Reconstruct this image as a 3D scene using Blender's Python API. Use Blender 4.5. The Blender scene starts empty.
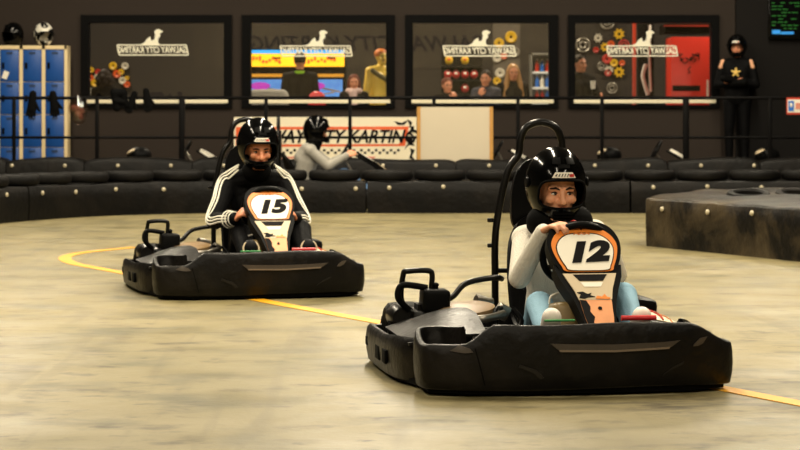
import bpy, bmesh, math, random
from mathutils import Vector as V, Matrix, Euler
random.seed(7)
C = bpy.context.scene.collection
PI = math.pi
F, CZ, HY = 2222.2, 1.15, 113.0          # focal length in px, camera height, horizon row
def at(px, py, Y): return V(((px-400)/F*Y, Y, CZ-(py-HY)/F*Y))
def gx(px, Y): return (px-400)/F*Y
def gz(py, Y): return CZ-(py-HY)/F*Y

# ------------------------------------------------------------------ materials
def lin(c):
    c = c/255.0
    return c/12.92 if c <= .04045 else ((c+.055)/1.055)**2.4
def rgb(*c): return (lin(c[0]), lin(c[1]), lin(c[2]), 1)
def nt(name):
    m = bpy.data.materials.new(name); m.use_nodes = True
    n = m.node_tree; n.nodes.clear()
    out = n.nodes.new('ShaderNodeOutputMaterial'); b = n.nodes.new('ShaderNodeBsdfPrincipled')
    n.links.new(b.outputs[0], out.inputs[0])
    return m, n, b
def M(name, col, rough=.5, metal=0, var=.12, scale=6, bump=0, bscale=80, coat=0, emit=0, spec=.5, stretch=None):
    m, n, b = nt(name)
    b.inputs['Roughness'].default_value = rough; b.inputs['Metallic'].default_value = metal
    b.inputs['Coat Weight'].default_value = coat; b.inputs['Specular IOR Level'].default_value = spec
    c = rgb(*col)
    tc = n.nodes.new('ShaderNodeTexCoord'); src = tc.outputs['Object']
    if stretch:
        mp = n.nodes.new('ShaderNodeMapping'); mp.inputs['Scale'].default_value = stretch
        n.links.new(src, mp.inputs[0]); src = mp.outputs[0]
    no = n.nodes.new('ShaderNodeTexNoise'); no.inputs['Scale'].default_value = scale; no.inputs['Detail'].default_value = 5
    n.links.new(src, no.inputs['Vector'])
    mx = n.nodes.new('ShaderNodeMix'); mx.data_type = 'RGBA'
    mx.inputs['A'].default_value = (c[0]*(1-var), c[1]*(1-var), c[2]*(1-var), 1)
    mx.inputs['B'].default_value = (min(1, c[0]*(1+var)), min(1, c[1]*(1+var)), min(1, c[2]*(1+var)), 1)
    n.links.new(no.outputs['Fac'], mx.inputs['Factor']); n.links.new(mx.outputs['Result'], b.inputs['Base Color'])
    if emit:
        n.links.new(mx.outputs['Result'], b.inputs['Emission Color']); b.inputs['Emission Strength'].default_value = emit
    if bump:
        n2 = n.nodes.new('ShaderNodeTexNoise'); n2.inputs['Scale'].default_value = bscale; n2.inputs['Detail'].default_value = 4
        n.links.new(src, n2.inputs['Vector'])
        bp = n.nodes.new('ShaderNodeBump'); bp.inputs['Strength'].default_value = bump; bp.inputs['Distance'].default_value = .02
        n.links.new(n2.outputs['Fac'], bp.inputs['Height']); n.links.new(bp.outputs[0], b.inputs['Normal'])
    return m

def floor_mat():
    K = .345
    def rgb(*c): return (lin(c[0])*K, lin(c[1])*K, lin(c[2])*K*.90, 1)
    m, n, b = nt('concrete_floor')
    b.inputs['Roughness'].default_value = .42; b.inputs['Specular IOR Level'].default_value = .35
    tc = n.nodes.new('ShaderNodeTexCoord')
    def noise(sx, sy, scale, det=6, rough=.55, dist=0):
        mp = n.nodes.new('ShaderNodeMapping'); mp.inputs['Scale'].default_value = (sx, sy, 1)
        n.links.new(tc.outputs['Object'], mp.inputs[0])
        no = n.nodes.new('ShaderNodeTexNoise'); no.inputs['Scale'].default_value = scale
        no.inputs['Detail'].default_value = det; no.inputs['Roughness'].default_value = rough; no.inputs['Distortion'].default_value = dist
        n.links.new(mp.outputs[0], no.inputs['Vector']); return no.outputs['Fac']
    def ramp(src, p0, p1, a=0., bb=1.):
        r = n.nodes.new('ShaderNodeMapRange'); r.inputs['From Min'].default_value = p0; r.inputs['From Max'].default_value = p1
        r.inputs['To Min'].default_value = a; r.inputs['To Max'].default_value = bb
        n.links.new(src, r.inputs['Value']); return r.outputs['Result']
    def mix(a, bcol, f):
        x = n.nodes.new('ShaderNodeMix'); x.data_type = 'RGBA'
        if isinstance(a, tuple): x.inputs['A'].default_value = a
        else: n.links.new(a, x.inputs['A'])
        x.inputs['B'].default_value = bcol; n.links.new(f, x.inputs['Factor']); return x.outputs['Result']
    c = mix(rgb(210, 192, 142), rgb(190, 175, 128), ramp(noise(1, .8, .45, 4), .35, .65))
    c = mix(c, rgb(224, 206, 160), ramp(noise(.9, 1.5, 1.1, 6), .5, .75, 0, .7))
    c = mix(c, rgb(138, 132, 96), ramp(noise(.8, 1.1, 1.9, 6, .62, .15), .50, .66, 0, .85))       # greenish damp patches
    c = mix(c, rgb(112, 98, 62), ramp(noise(.75, 1.1, 4.2, 5, .62, .15), .55, .68, 0, .85))          # tyre smudges
    c = mix(c, rgb(90, 76, 48), ramp(noise(.7, 1.2, 7.5, 4, .6, .2), .62, .72, 0, .8))          # small dark marks
    # one oily rubber smear on the racing line
    mp = n.nodes.new('ShaderNodeMapping'); mp.inputs['Location'].default_value = (-1.22/.62, -8.72/.34, 0); mp.inputs['Scale'].default_value = (1/.62, 1/.34, 0)
    n.links.new(tc.outputs['Object'], mp.inputs[0]); ln_ = n.nodes.new('ShaderNodeVectorMath'); ln_.operation = 'LENGTH'; n.links.new(mp.outputs[0], ln_.inputs[0])
    ml = n.nodes.new('ShaderNodeMath'); ml.operation = 'MULTIPLY'; n.links.new(ramp(ln_.outputs['Value'], 1.0, .4), ml.inputs[0]); n.links.new(ramp(noise(.6, 1.3, 7, 6, .7, .2), .42, .62, 0, .8), ml.inputs[1])
    c = mix(c, rgb(60, 50, 30), ml.outputs[0])
    # long curved rubber marks laid along the racing line
    mp = n.nodes.new('ShaderNodeMapping'); mp.inputs['Rotation'].default_value = (0, 0, math.radians(28)); mp.inputs['Scale'].default_value = (1, .09, 1)
    n.links.new(tc.outputs['Object'], mp.inputs[0])
    wv = n.nodes.new('ShaderNodeTexNoise'); wv.inputs['Scale'].default_value = 5; wv.inputs['Detail'].default_value = 3; wv.inputs['Distortion'].default_value = .6
    n.links.new(mp.outputs[0], wv.inputs['Vector'])
    c = mix(c, rgb(142, 130, 92), ramp(wv.outputs['Fac'], .55, .68, 0, .45))
    c = mix(c, rgb(160, 142, 96), ramp(noise(40, 40, 1, 3), .55, .75, 0, .35))
    n.links.new(c, b.inputs['Base Color'])
    bp = n.nodes.new('ShaderNodeBump'); bp.inputs['Strength'].default_value = .15; bp.inputs['Distance'].default_value = .01
    n.links.new(noise(1, 1, 30, 5), bp.inputs['Height']); n.links.new(bp.outputs[0], b.inputs['Normal'])
    n.links.new(ramp(noise(1, 1, 1.3, 4), .3, .7, .34, .6), b.inputs['Roughness'])
    return m

def rubber_mat(name, base, worn, amt=.6, rough=.5):
    m, n, b = nt(name)
    b.inputs['Roughness'].default_value = rough; b.inputs['Specular IOR Level'].default_value = .13 if 'barrier' in name or 'tyre' in name else .2
    tc = n.nodes.new('ShaderNodeTexCoord')
    a = n.nodes.new('ShaderNodeTexNoise'); a.inputs['Scale'].default_value = 1.6; a.inputs['Detail'].default_value = 7; a.inputs['Roughness'].default_value = .65; a.inputs['Distortion'].default_value = .5
    n.links.new(tc.outputs['Object'], a.inputs['Vector'])
    r = n.nodes.new('ShaderNodeMapRange'); r.inputs['From Min'].default_value = .45; r.inputs['From Max'].default_value = .75; r.inputs['To Max'].default_value = amt
    n.links.new(a.outputs['Fac'], r.inputs['Value'])
    x = n.nodes.new('ShaderNodeMix'); x.data_type = 'RGBA'; x.inputs['A'].default_value = rgb(*base); x.inputs['B'].default_value = rgb(*worn)
    n.links.new(r.outputs[0], x.inputs['Factor']); n.links.new(x.outputs['Result'], b.inputs['Base Color'])
    bp = n.nodes.new('ShaderNodeBump'); bp.inputs['Strength'].default_value = .45; bp.inputs['Distance'].default_value = .02
    a2 = n.nodes.new('ShaderNodeTexNoise'); a2.inputs['Scale'].default_value = 14; a2.inputs['Detail'].default_value = 6
    n.links.new(tc.outputs['Object'], a2.inputs['Vector']); n.links.new(a2.outputs['Fac'], bp.inputs['Height']); n.links.new(bp.outputs[0], b.inputs['Normal'])
    return m

def glass_mat(name, refl=.07, tint=(1, 1, 1)):
    m = bpy.data.materials.new(name); m.use_nodes = True; n = m.node_tree; n.nodes.clear()
    out = n.nodes.new('ShaderNodeOutputMaterial'); mx = n.nodes.new('ShaderNodeMixShader')
    t = n.nodes.new('ShaderNodeBsdfTransparent'); t.inputs[0].default_value = (*tint, 1)
    g = n.nodes.new('ShaderNodeBsdfGlossy'); g.inputs['Roughness'].default_value = .0
    mx.inputs[0].default_value = refl
    n.links.new(t.outputs[0], mx.inputs[1]); n.links.new(g.outputs[0], mx.inputs[2]); n.links.new(mx.outputs[0], out.inputs[0])
    return m

FLOOR = floor_mat()
BODYBLK = rubber_mat('scuffed_black_plastic', (9, 8, 8), (50, 44, 37), .5, .40)
POD = M('worn_black_pod', (26, 24, 22), .42, 0, .4, 5, .15, 30, spec=.28)
RUBBER = rubber_mat('barrier_rubber', (11, 10, 9), (34, 29, 24), .6, .5)
RUBBERB = rubber_mat('barrier_rubber_worn', (15, 13, 11), (92, 79, 57), .75, .42)
TYRE = rubber_mat('tyre_rubber', (12, 11, 10), (32, 28, 24), .6, .6)
GLOSSB = M('gloss_black', (6, 6, 6), .12, 0, .1, 8, 0, 0, 0, spec=.22)
BLK = M('satin_black', (14, 14, 14), .4, spec=.05)
MATTB = M('matt_black', (10, 10, 10), .75, spec=.05)
STEELB = M('black_steel', (14, 13, 12), .3, .1, spec=.25)
STEEL = M('bare_steel', (150, 145, 135), .32, .9)
COPPER = M('copper_fitting', (190, 120, 80), .35, .8)
LIPM = M('sheen_lip', (112, 98, 82), .45, 0, .3, 20)  # paler colour that paints the sheen on the slot's lower lip
TAN = M('tan_plastic', (128, 102, 66), .45, 0, .25, 5)
TANK = M('olive_tank_plastic', (118, 98, 58), .4, 0, .2, 5)
WHITE = M('white_plastic', (236, 230, 214), .35, 0, .05)
CREAM = M('cream_sticker', (196, 178, 146), .45, 0, .12)
ORANGE = M('orange_vinyl', (226, 128, 40), .4, 0, .1)
ORANGEW = M('worn_orange_vinyl', (222, 150, 98), .45, 0, .25, 14)
REDV = M('red_vinyl', (196, 40, 30), .4)
REDP = M('red_paint', (200, 36, 40), .35)
GREENP = M('green_paint', (52, 140, 72), .4)
SLOT = M('scuffed_slot', (60, 52, 43), .5, 0, .35, 20)
SKIN = M('skin', (222, 158, 120), .5, 0, .08, 20)
SKIN2 = M('skin_flushed', (216, 142, 104), .5, 0, .1, 20)
LIP = M('lips', (178, 92, 80), .45)
HAIRD = M('dark_hair', (34, 23, 16), .6, 0, .3, 40, spec=.15)
HAIRB = M('blond_hair', (178, 128, 66), .45, 0, .35, 50)
HAIRR = M('auburn_hair', (104, 46, 28), .6, 0, .3, 40, spec=.2)
EYEW = M('eye_white', (225, 220, 210), .25)
IRIS = M('dark_iris', (38, 26, 20), .2)
KNIT = M('white_knit', (228, 222, 208), .8, 0, .06, 8, .5, 160, stretch=(1, 1, .25))
DENIM = M('light_denim', (132, 172, 194), .75, 0, .2, 12, .2, 120)
DENIMB = M('mid_denim', (72, 104, 142), .75, 0, .2, 12)
TRACK = M('black_tracksuit', (11, 11, 12), .6, 0, .2, 6, .3, 25, spec=.05)
STRIPE = M('white_stripe', (236, 232, 216), .6, 0, .04)
HOOD = M('grey_marl', (152, 148, 138), .85, 0, .12, 16, .2, 40)
SHOEW = M('white_sneaker', (226, 216, 204), .5, 0, .08)
SHOED = M('dark_sneaker', (24, 24, 26), .5, spec=.05)
COAT = M('dark_coat', (22, 20, 20), .7, 0, .25, spec=.05)
NAVY = M('navy_print', (28, 32, 50), .7, 0, .5, 20)
SCARF = M('pink_scarf', (206, 176, 168), .85, 0, .12, 20)
HIVIS = M('hi_vis', (170, 235, 40), .6)
GOLD = M('golden_paint', (250, 208, 84), .4, 0, .15)
WALL = M('brown_grey_wall', (48, 41, 36), .75, 0, .1, 1.2, spec=.15)
WALLB = M('black_wall', (20, 18, 17), .75, 0, .1, 1.2, spec=.15)
FRONTW = M('pale_front_wall', (176, 160, 124), .8, 0, .12, .5)
HALL = M('pale_hall_wall', (92, 86, 78), .8, 0, .15, .4)
CEIL = M('dark_ceiling', (60, 56, 50), .9)
FRAME = M('black_frame', (9, 9, 9), .45, spec=.05)
SILL = M('cream_sill', (240, 230, 200), .5, 0, .03)
RAIL = M('black_rail', (12, 11, 11), .4, spec=.05)
BOARDF = M('pine_edge', (186, 136, 62), .5, 0, .15, 12)
BOARD = M('dry_wipe_board', (200, 188, 164), .35, 0, .05, 3)
BLUE = M('blue_locker', (12, 72, 146), .4, 0, .08, 2)
LOCKC = M('cream_locker', (226, 204, 158), .45, 0, .05)
BOLT = M('bolt_head', (186, 176, 150), .35, .2)
YEL = M('yellow_line', (214, 152, 8), .5, 0, .15, 9)
BANW = M('banner_white', (236, 226, 198), .55, 0, .04, 2)
BANO = M('banner_orange', (226, 92, 34), .5, 0, .05)
INK = M('black_ink', (16, 14, 14), .5, spec=.05)
GLASS = glass_mat('window_glass', .055)
BAG = glass_mat('clear_bag', .16, (.90, .80, .74))
INWALL = M('inner_wall', (40, 34, 28), .8, 0, .15, 1)
INFLOOR = M('inner_floor', (60, 52, 44), .6)
DECAL = M('white_decal', (242, 238, 216), .6, 0, .02)
DISCY = M('yellow_disc', (226, 180, 30), .35); DISCO = M('orange_disc', (222, 90, 30), .35)
DISCW = M('white_disc', (206, 198, 176), .35); DISCR = M('red_disc', (186, 40, 26), .4); DISCS = M('steel_disc', (140, 134, 120), .3, .4)
MARQ = M('lit_yellow_sign', (250, 190, 30), .4, 0, .1, 3, emit=1.0)
MARQB = M('lit_blue_sign', (50, 150, 225), .4, 0, .2, 3, emit=.9)
SCR = M('lit_blue_screen', (88, 148, 240), .4, 0, .5, 7, emit=.9)
MAGENTA = M('lit_magenta', (200, 60, 190), .4, emit=.8)
VEND = M('lit_red_panel', (196, 42, 26), .4, 0, .2, 3, emit=.22)
TVB = M('tv_dark', (3, 4, 4), .4, spec=.05); TVG = M('tv_green', (20, 110, 30), .4, emit=.25); TVL = M('tv_blue', (40, 130, 200), .4, emit=.7)
SIGNB = M('sign_blue', (40, 110, 200), .4); SIGNR = M('sign_red', (190, 60, 40), .4); SIGNP = M('sign_pink', (216, 140, 120), .4)

# ------------------------------------------------------------------ mesh helpers
def smooth(me, ang=38):
    me.polygons.foreach_set('use_smooth', [True]*len(me.polygons))
    me.set_sharp_from_angle(angle=math.radians(ang)); me.update()
def link(name, me, mat, parent=None, loc=None):
    o = bpy.data.objects.new(name, me); C.objects.link(o)
    if mat is not None:
        me.materials.clear(); me.materials.append(mat)
    if parent is not None: o.parent = parent
    if loc is not None: o.location = loc
    return o
def tag(o, label, cat, group=None, kind=None):
    if label: o['label'] = label
    if cat: o['category'] = cat
    if group: o['group'] = group
    if kind: o['kind'] = kind
    return o
def struct(o): o['kind'] = 'structure'; return o
def empty(name, loc=(0, 0, 0), rz=0):
    o = bpy.data.objects.new(name, None); C.objects.link(o); o.location = loc; o.rotation_euler = (0, 0, rz); o.empty_display_size = .1
    return o
def copy_tree(o, parent=None):
    c = o.copy(); C.objects.link(c)
    if parent is not None: c.parent = parent
    for ch in list(o.children): copy_tree(ch, c)
    return c

def frame3(o, u, v):
    u = V(u).normalized(); v = V(v); v = (v-u*v.dot(u)).normalized(); n = u.cross(v)
    m = Matrix((( u.x, v.x, n.x, o[0]), (u.y, v.y, n.y, o[1]), (u.z, v.z, n.z, o[2]), (0, 0, 0, 1)))
    return m

def cr(pts, n=8, closed=False):
    """Catmull-Rom resample of a polyline of tuples"""
    P = [V((p[0], p[1], p[2] if len(p) > 2 else 0)) for p in pts]; L = len(P); out = []
    rng = range(L if closed else L-1)
    for i in rng:
        p1, p2 = P[i], P[(i+1) % L]
        p0 = P[(i-1) % L] if (closed or i > 0) else p1
        p3 = P[(i+2) % L] if (closed or i+2 < L) else p2
        for k in range(n):
            t = k/n; t2 = t*t; t3 = t2*t
            out.append(.5*((2*p1)+(p2-p0)*t+(2*p0-5*p1+4*p2-p3)*t2+(3*p1-p0-3*p2+p3)*t3))
    if not closed: out.append(P[-1].copy())
    return out

class MB:
    def __init__(s): s.bm = bmesh.new()
    def faces(s, vs, fs):
        bv = [s.bm.verts.new(v) for v in vs]
        for f in fs:
            try: s.bm.faces.new([bv[i] for i in f])
            except ValueError: pass
        return bv
    def box(s, c, size, rot=None, bev=0, seg=2):
        m = Matrix.Translation(V(c)) @ (Euler(rot).to_matrix().to_4x4() if rot else Matrix()) @ Matrix.Diagonal((*size, 1))
        g = bmesh.ops.create_cube(s.bm, size=1, matrix=m)
        if bev:
            es = set(e for v in g['verts'] for e in v.link_edges)
            bmesh.ops.bevel(s.bm, geom=list(es), offset=bev, segments=seg, affect='EDGES', profile=.5)
        return s
    def span(s, x0, x1, y0, y1, z0, z1, bev=0, seg=2):
        return s.box(((x0+x1)/2, (y0+y1)/2, (z0+z1)/2), (abs(x1-x0), abs(y1-y0), abs(z1-z0)), None, bev, seg)
    def tube(s, pts, r, seg=10, closed=False, flat=1.0):
        P = [V(p) for p in pts]; n = len(P); rings = []
        up = None
        for i, p in enumerate(P):
            a = P[i-1] if (i > 0 or closed) else p; b = P[(i+1) % n] if (i < n-1 or closed) else p
            t = (b-a)
            if t.length < 1e-9: t = V((0, 0, 1))
            t.normalize()
            if up is None:
                up = V((0, 0, 1)) if abs(t.z) < .9 else V((1, 0, 0))
            u = up-t*up.dot(t)
            if u.length < 1e-6: u = V((1, 0, 0))-t*t.x
            u.normalize(); w = t.cross(u); up = u
            rr = r[i] if isinstance(r, (list, tuple)) else r
            rings.append([p+(u*math.cos(k*2*PI/seg)+w*math.sin(k*2*PI/seg)*flat)*rr for k in range(seg)])
        vs = [q for R in rings for q in R]; fs = []
        m = n if closed else n-1
        for i in range(m):
            j = (i+1) % n
            for k in range(seg):
                l = (k+1) % seg
                fs.append((i*seg+k, i*seg+l, j*seg+l, j*seg+k))
        if not closed:
            fs.append(tuple(range(seg))[::-1]); fs.append(tuple((n-1)*seg+k for k in range(seg)))
        s.faces(vs, fs); return s
    def cyl(s, a, b, r, seg=20): return s.tube([a, b], r, seg)
    def lathe(s, prof, mat, seg=28):
        """prof: list of (radius, height) about local z of 4x4 mat; closed loop if first==last"""
        n = len(prof); vs = []; fs = []
        for k in range(seg):
            a = 2*PI*k/seg
            for (r, h) in prof: vs.append(mat @ V((r*math.cos(a), r*math.sin(a), h)))
        for k in range(seg):
            l = (k+1) % seg
            for i in range(n-1): fs.append((k*n+i, l*n+i, l*n+i+1, k*n+i+1))
        bv = s.faces(vs, fs)
        bmesh.ops.remove_doubles(s.bm, verts=bv, dist=1e-6); return s
    def torus(s, mat, R, r, seg=36, sub=12):
        prof = [(R+r*math.cos(2*PI*i/sub), r*math.sin(2*PI*i/sub)) for i in range(sub+1)]
        return s.lathe(prof, mat, seg)
    def prism(s, poly, mat, d0, d1):
        n = len(poly)
        vs = [mat @ V((p[0], p[1], d0)) for p in poly]+[mat @ V((p[0], p[1], d1)) for p in poly]
        fs = [tuple(range(n))[::-1], tuple(range(n, 2*n))]+[(i, (i+1) % n, n+(i+1) % n, n+i) for i in range(n)]
        s.faces(vs, fs); return s
    def ell(s, c, r, seg=24, rings=16, mat=None):
        m = Matrix.Translation(V(c)) @ (mat if mat else Matrix()) @ Matrix.Diagonal((*r, 1))
        bmesh.ops.create_uvsphere(s.bm, u_segments=seg, v_segments=rings, radius=1, matrix=m); return s
    def cap(s, a, b, ra, rb, flat=1.0, ax=None, seg=14):
        """tapered capsule from a to b, cross-section scaled by 'flat' along axis ax"""
        a, b = V(a), V(b); t = b-a
        L = t.length
        if L < 1e-6: t = V((0, 0, 1)); L = 1e-6
        t = t/L
        w = V(ax) if ax is not None else (V((0, 0, 1)) if abs(t.z) < .9 else V((1, 0, 0)))
        w = w-t*w.dot(t)
        if w.length < 1e-6: w = V((1, 0, 0))-t*t.x
        w.normalize(); u = w.cross(t)
        prof = []
        for i in range(1, 6): q = i/5*PI/2; prof.append((a-t*ra*math.cos(q), ra*math.sin(q)))
        for i in range(0, 5): q = i/5*PI/2; prof.append((b+t*rb*math.sin(q), rb*math.cos(q)))
        vs = [a-t*ra]; fs = []
        for p, r in prof:
            for k in range(seg):
                c = 2*PI*k/seg; vs.append(p+u*r*math.cos(c)+w*r*flat*math.sin(c))
        vs.append(b+t*rb); n = len(prof)
        for k in range(seg): fs.append((0, 1+(k+1) % seg, 1+k))
        for i in range(n-1):
            for k in range(seg):
                l = (k+1) % seg; fs.append((1+i*seg+k, 1+i*seg+l, 1+(i+1)*seg+l, 1+(i+1)*seg+k))
        last = len(vs)-1
        for k in range(seg): fs.append((1+(n-1)*seg+k, 1+(n-1)*seg+(k+1) % seg, last))
        s.faces(vs, fs); return s
    def grid(s, rows, th=.01, closed_u=False):
        """thick sheet from rows of points"""
        R = [[V(p) for p in r] for r in rows]; n, m = len(R), len(R[0])
        N = [[None]*m for _ in range(n)]
        for i in range(n):
            for j in range(m):
                a = R[min(i+1, n-1)][j]-R[max(i-1, 0)][j]; b = R[i][min(j+1, m-1)]-R[i][max(j-1, 0)]
                c = a.cross(b); N[i][j] = c.normalized() if c.length > 1e-9 else V((0, 0, 1))
        vs = [R[i][j] for i in range(n) for j in range(m)]+[R[i][j]-N[i][j]*th for i in range(n) for j in range(m)]
        k = n*m; fs = []
        for i in range(n-1):
            for j in range(m-1):
                q = (i*m+j, (i+1)*m+j, (i+1)*m+j+1, i*m+j+1)
                fs.append(q); fs.append(tuple(x+k for x in q[::-1]))
        bd = [j for j in range(m)]+[i*m+m-1 for i in range(1, n)]+[(n-1)*m+j for j in range(m-2, -1, -1)]+[i*m for i in range(n-2, 0, -1)]
        for a, b in zip(bd, bd[1:]+bd[:1]): fs.append((a, b, b+k, a+k))
        s.faces(vs, fs); return s
    def band(s, plan, zb, zt, prof):
        """wall following plan (x,y) points; prof: closed loop of (inset, height fraction)"""
        P = [V((p[0], p[1], 0)) for p in plan]; n = len(P); m = len(prof); vs = []; fs = []
        for i in range(n):
            t = P[min(i+1, n-1)]-P[max(i-1, 0)]; t.normalize(); nn = V((-t.y, t.x, 0))   # inward = left of travel
            b = zb(P[i].x, P[i].y, i/(n-1)); h = zt(P[i].x, P[i].y, i/(n-1))
            for (ins, f) in prof:
                q = P[i]+nn*ins; vs.append(V((q.x, q.y, b+(h-b)*f)))
        for i in range(n-1):
            for k in range(m):
                l = (k+1) % m; fs.append((i*m+k, i*m+l, (i+1)*m+l, (i+1)*m+k))
        fs.append(tuple(range(m))[::-1]); fs.append(tuple((n-1)*m+k for k in range(m)))
        s.faces(vs, fs); return s
    def mesh(s, name='m', ang=38):
        bmesh.ops.recalc_face_normals(s.bm, faces=s.bm.faces)
        me = bpy.data.meshes.new(name); s.bm.to_mesh(me); s.bm.free(); smooth(me, ang); return me
    def build(s, name, mat, parent=None, loc=None, ang=38): return link(name, s.mesh(name, ang), mat, parent, loc)

def evaluated(me, mods):
    o = bpy.data.objects.new('tmp', me); C.objects.link(o)
    for kind, kw in mods:
        md = o.modifiers.new('m', kind)
        for k, v in kw.items(): setattr(md, k, v)
    dg = bpy.context.evaluated_depsgraph_get(); dg.update()
    r = bpy.data.meshes.new_from_object(o.evaluated_get(dg))
    bpy.data.objects.remove(o); return r
def blob(mb, voxel, it=3, name='blob'):
    """fuse overlapping volumes into one continuous skin"""
    me = evaluated(mb.mesh(), [('REMESH', dict(mode='VOXEL', voxel_size=voxel)), ('SMOOTH', dict(factor=.5, iterations=it))])
    me.name = name; me.polygons.foreach_set('use_smooth', [True]*len(me.polygons)); return me
def boolean(me, cutters):
    cs = []; mods = []
    for c in cutters:
        o = bpy.data.objects.new('cut', c); C.objects.link(o); cs.append(o)
        mods.append(('BOOLEAN', dict(operation='DIFFERENCE', object=o, solver='EXACT')))
    r = evaluated(me, mods)
    for o in cs: bpy.data.objects.remove(o)
    return r
def text(name, body, mat, parent, M4, size, shear=0, bold=0, extrude=.002, xs=1.0, spacing=1.0, mirror=False):
    cu = bpy.data.curves.new('t', 'FONT'); cu.body = body; cu.size = size; cu.shear = shear; cu.offset = bold
    cu.extrude = extrude; cu.align_x = 'CENTER'; cu.align_y = 'CENTER'; cu.space_character = spacing; cu.resolution_u = 4
    o = bpy.data.objects.new('t', cu); C.objects.link(o)
    dg = bpy.context.evaluated_depsgraph_get(); dg.update()
    me = bpy.data.meshes.new_from_object(o.evaluated_get(dg)); bpy.data.objects.remove(o)
    me.transform(M4 @ Matrix.Diagonal((-xs if mirror else xs, 1, 1, 1)))
    if mirror: me.flip_normals()
    return link(name, me, mat, parent)

# ------------------------------------------------------------------ the kart (front = -y, origin under the bumper)
OX = .155
PLAN_F = cr([(-.45, .24), (-.52, .34), (-.61, .35), (-.655, .28), (-.655, .15), (-.61, .085), (-.45, .035), (-.2, .005), (0, 0),
             (.2, .005), (.45, .035), (.61, .085), (.655, .15), (.655, .28), (.61, .35), (.52, .34), (.45, .24)], 6)
def front_y(x):
    best = None
    for a, b in zip(PLAN_F, PLAN_F[1:]):
        if a.y < .2 and b.y < .2 and min(a.x, b.x) <= x <= max(a.x, b.x) and abs(b.x-a.x) > 1e-6:
            t = (x-a.x)/(b.x-a.x); y = a.y+(b.y-a.y)*t
            best = y if best is None else min(best, y)
    return best if best is not None else .1
def ss(a, b, x):
    t = max(0, min(1, (x-a)/(b-a))); return t*t*(3-2*t)
def bump_top(x, y, f):
    t = .21+.085*ss(.50, .36, -x) if x < 0 else .205+.09*ss(.66, .44, x)
    return t+(.05*ss(.12, .32, y) if x < 0 else 0)+.004*math.sin(x*9)
def surf_strip(poly_uv, n=10, out=.004, th=.01):
    """thin plate over the bumper face: top edge / bottom edge lists sampled along x"""
    (top, bot) = poly_uv; rows = []
    for i in range(n+1):
        t = i/n
        def ev(e):
            k = t*(len(e)-1); j = min(int(k), len(e)-2); q = k-j
            return (e[j][0]+(e[j+1][0]-e[j][0])*q, e[j][1]+(e[j+1][1]-e[j][1])*q)
        a, b = ev(top), ev(bot); row = []
        for j in range(4):
            q = j/3; x = a[0]+(b[0]-a[0])*q; z = a[1]+(b[1]-a[1])*q
            fz = (z-.03)/max(.05, bump_top(x, 0, .5)-.03)
            row.append(V((x, front_y(x)+bulge(fz)-out, z)))
        rows.append(row)
    return rows
PROF_F = [(.026, 0), (.012, .0), (.004, .03), (-.004, .25), (-.007, .5), (-.005, .78), (0, .95), (.006, .99), (.014, 1.0), (.022, .99), (.026, .94), (.026, .1)]
def bulge(f):
    pts = sorted([(p[1], p[0]) for p in PROF_F[1:8]])
    for a, b in zip(pts, pts[1:]):
        if a[0] <= f <= b[0]: return a[1]+(b[1]-a[1])*(f-a[0])/max(1e-6, b[0]-a[0])
    return 0
PV = V((0, .66, .75)).normalized()
PANEL_A = frame3((OX, .67, .552), (1, 0, 0), PV)
PLATE = cr([(-.075, .120), (0, .128), (.075, .120), (.118, .092), (.142, .05), (.145, .01), (.134, -.04), (.116, -.085), (.098, -.112),
            (0, -.116), (-.098, -.112), (-.116, -.085), (-.134, -.04), (-.145, .01), (-.142, .05), (-.118, .092)], 4, True)
SPT = V((OX, .60, .469)); SPB = V((OX, .33, .225)); SPL = (SPT-SPB).length
SPINE_A = frame3(SPB, (1, 0, 0), SPT-SPB)
PANEL_B = frame3((OX, .50, .60), (1, 0, 0), (0, .86, .5)); SPINE_B = frame3((OX, .10, .33), (1, 0, 0), (0, .30, .22))

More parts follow.
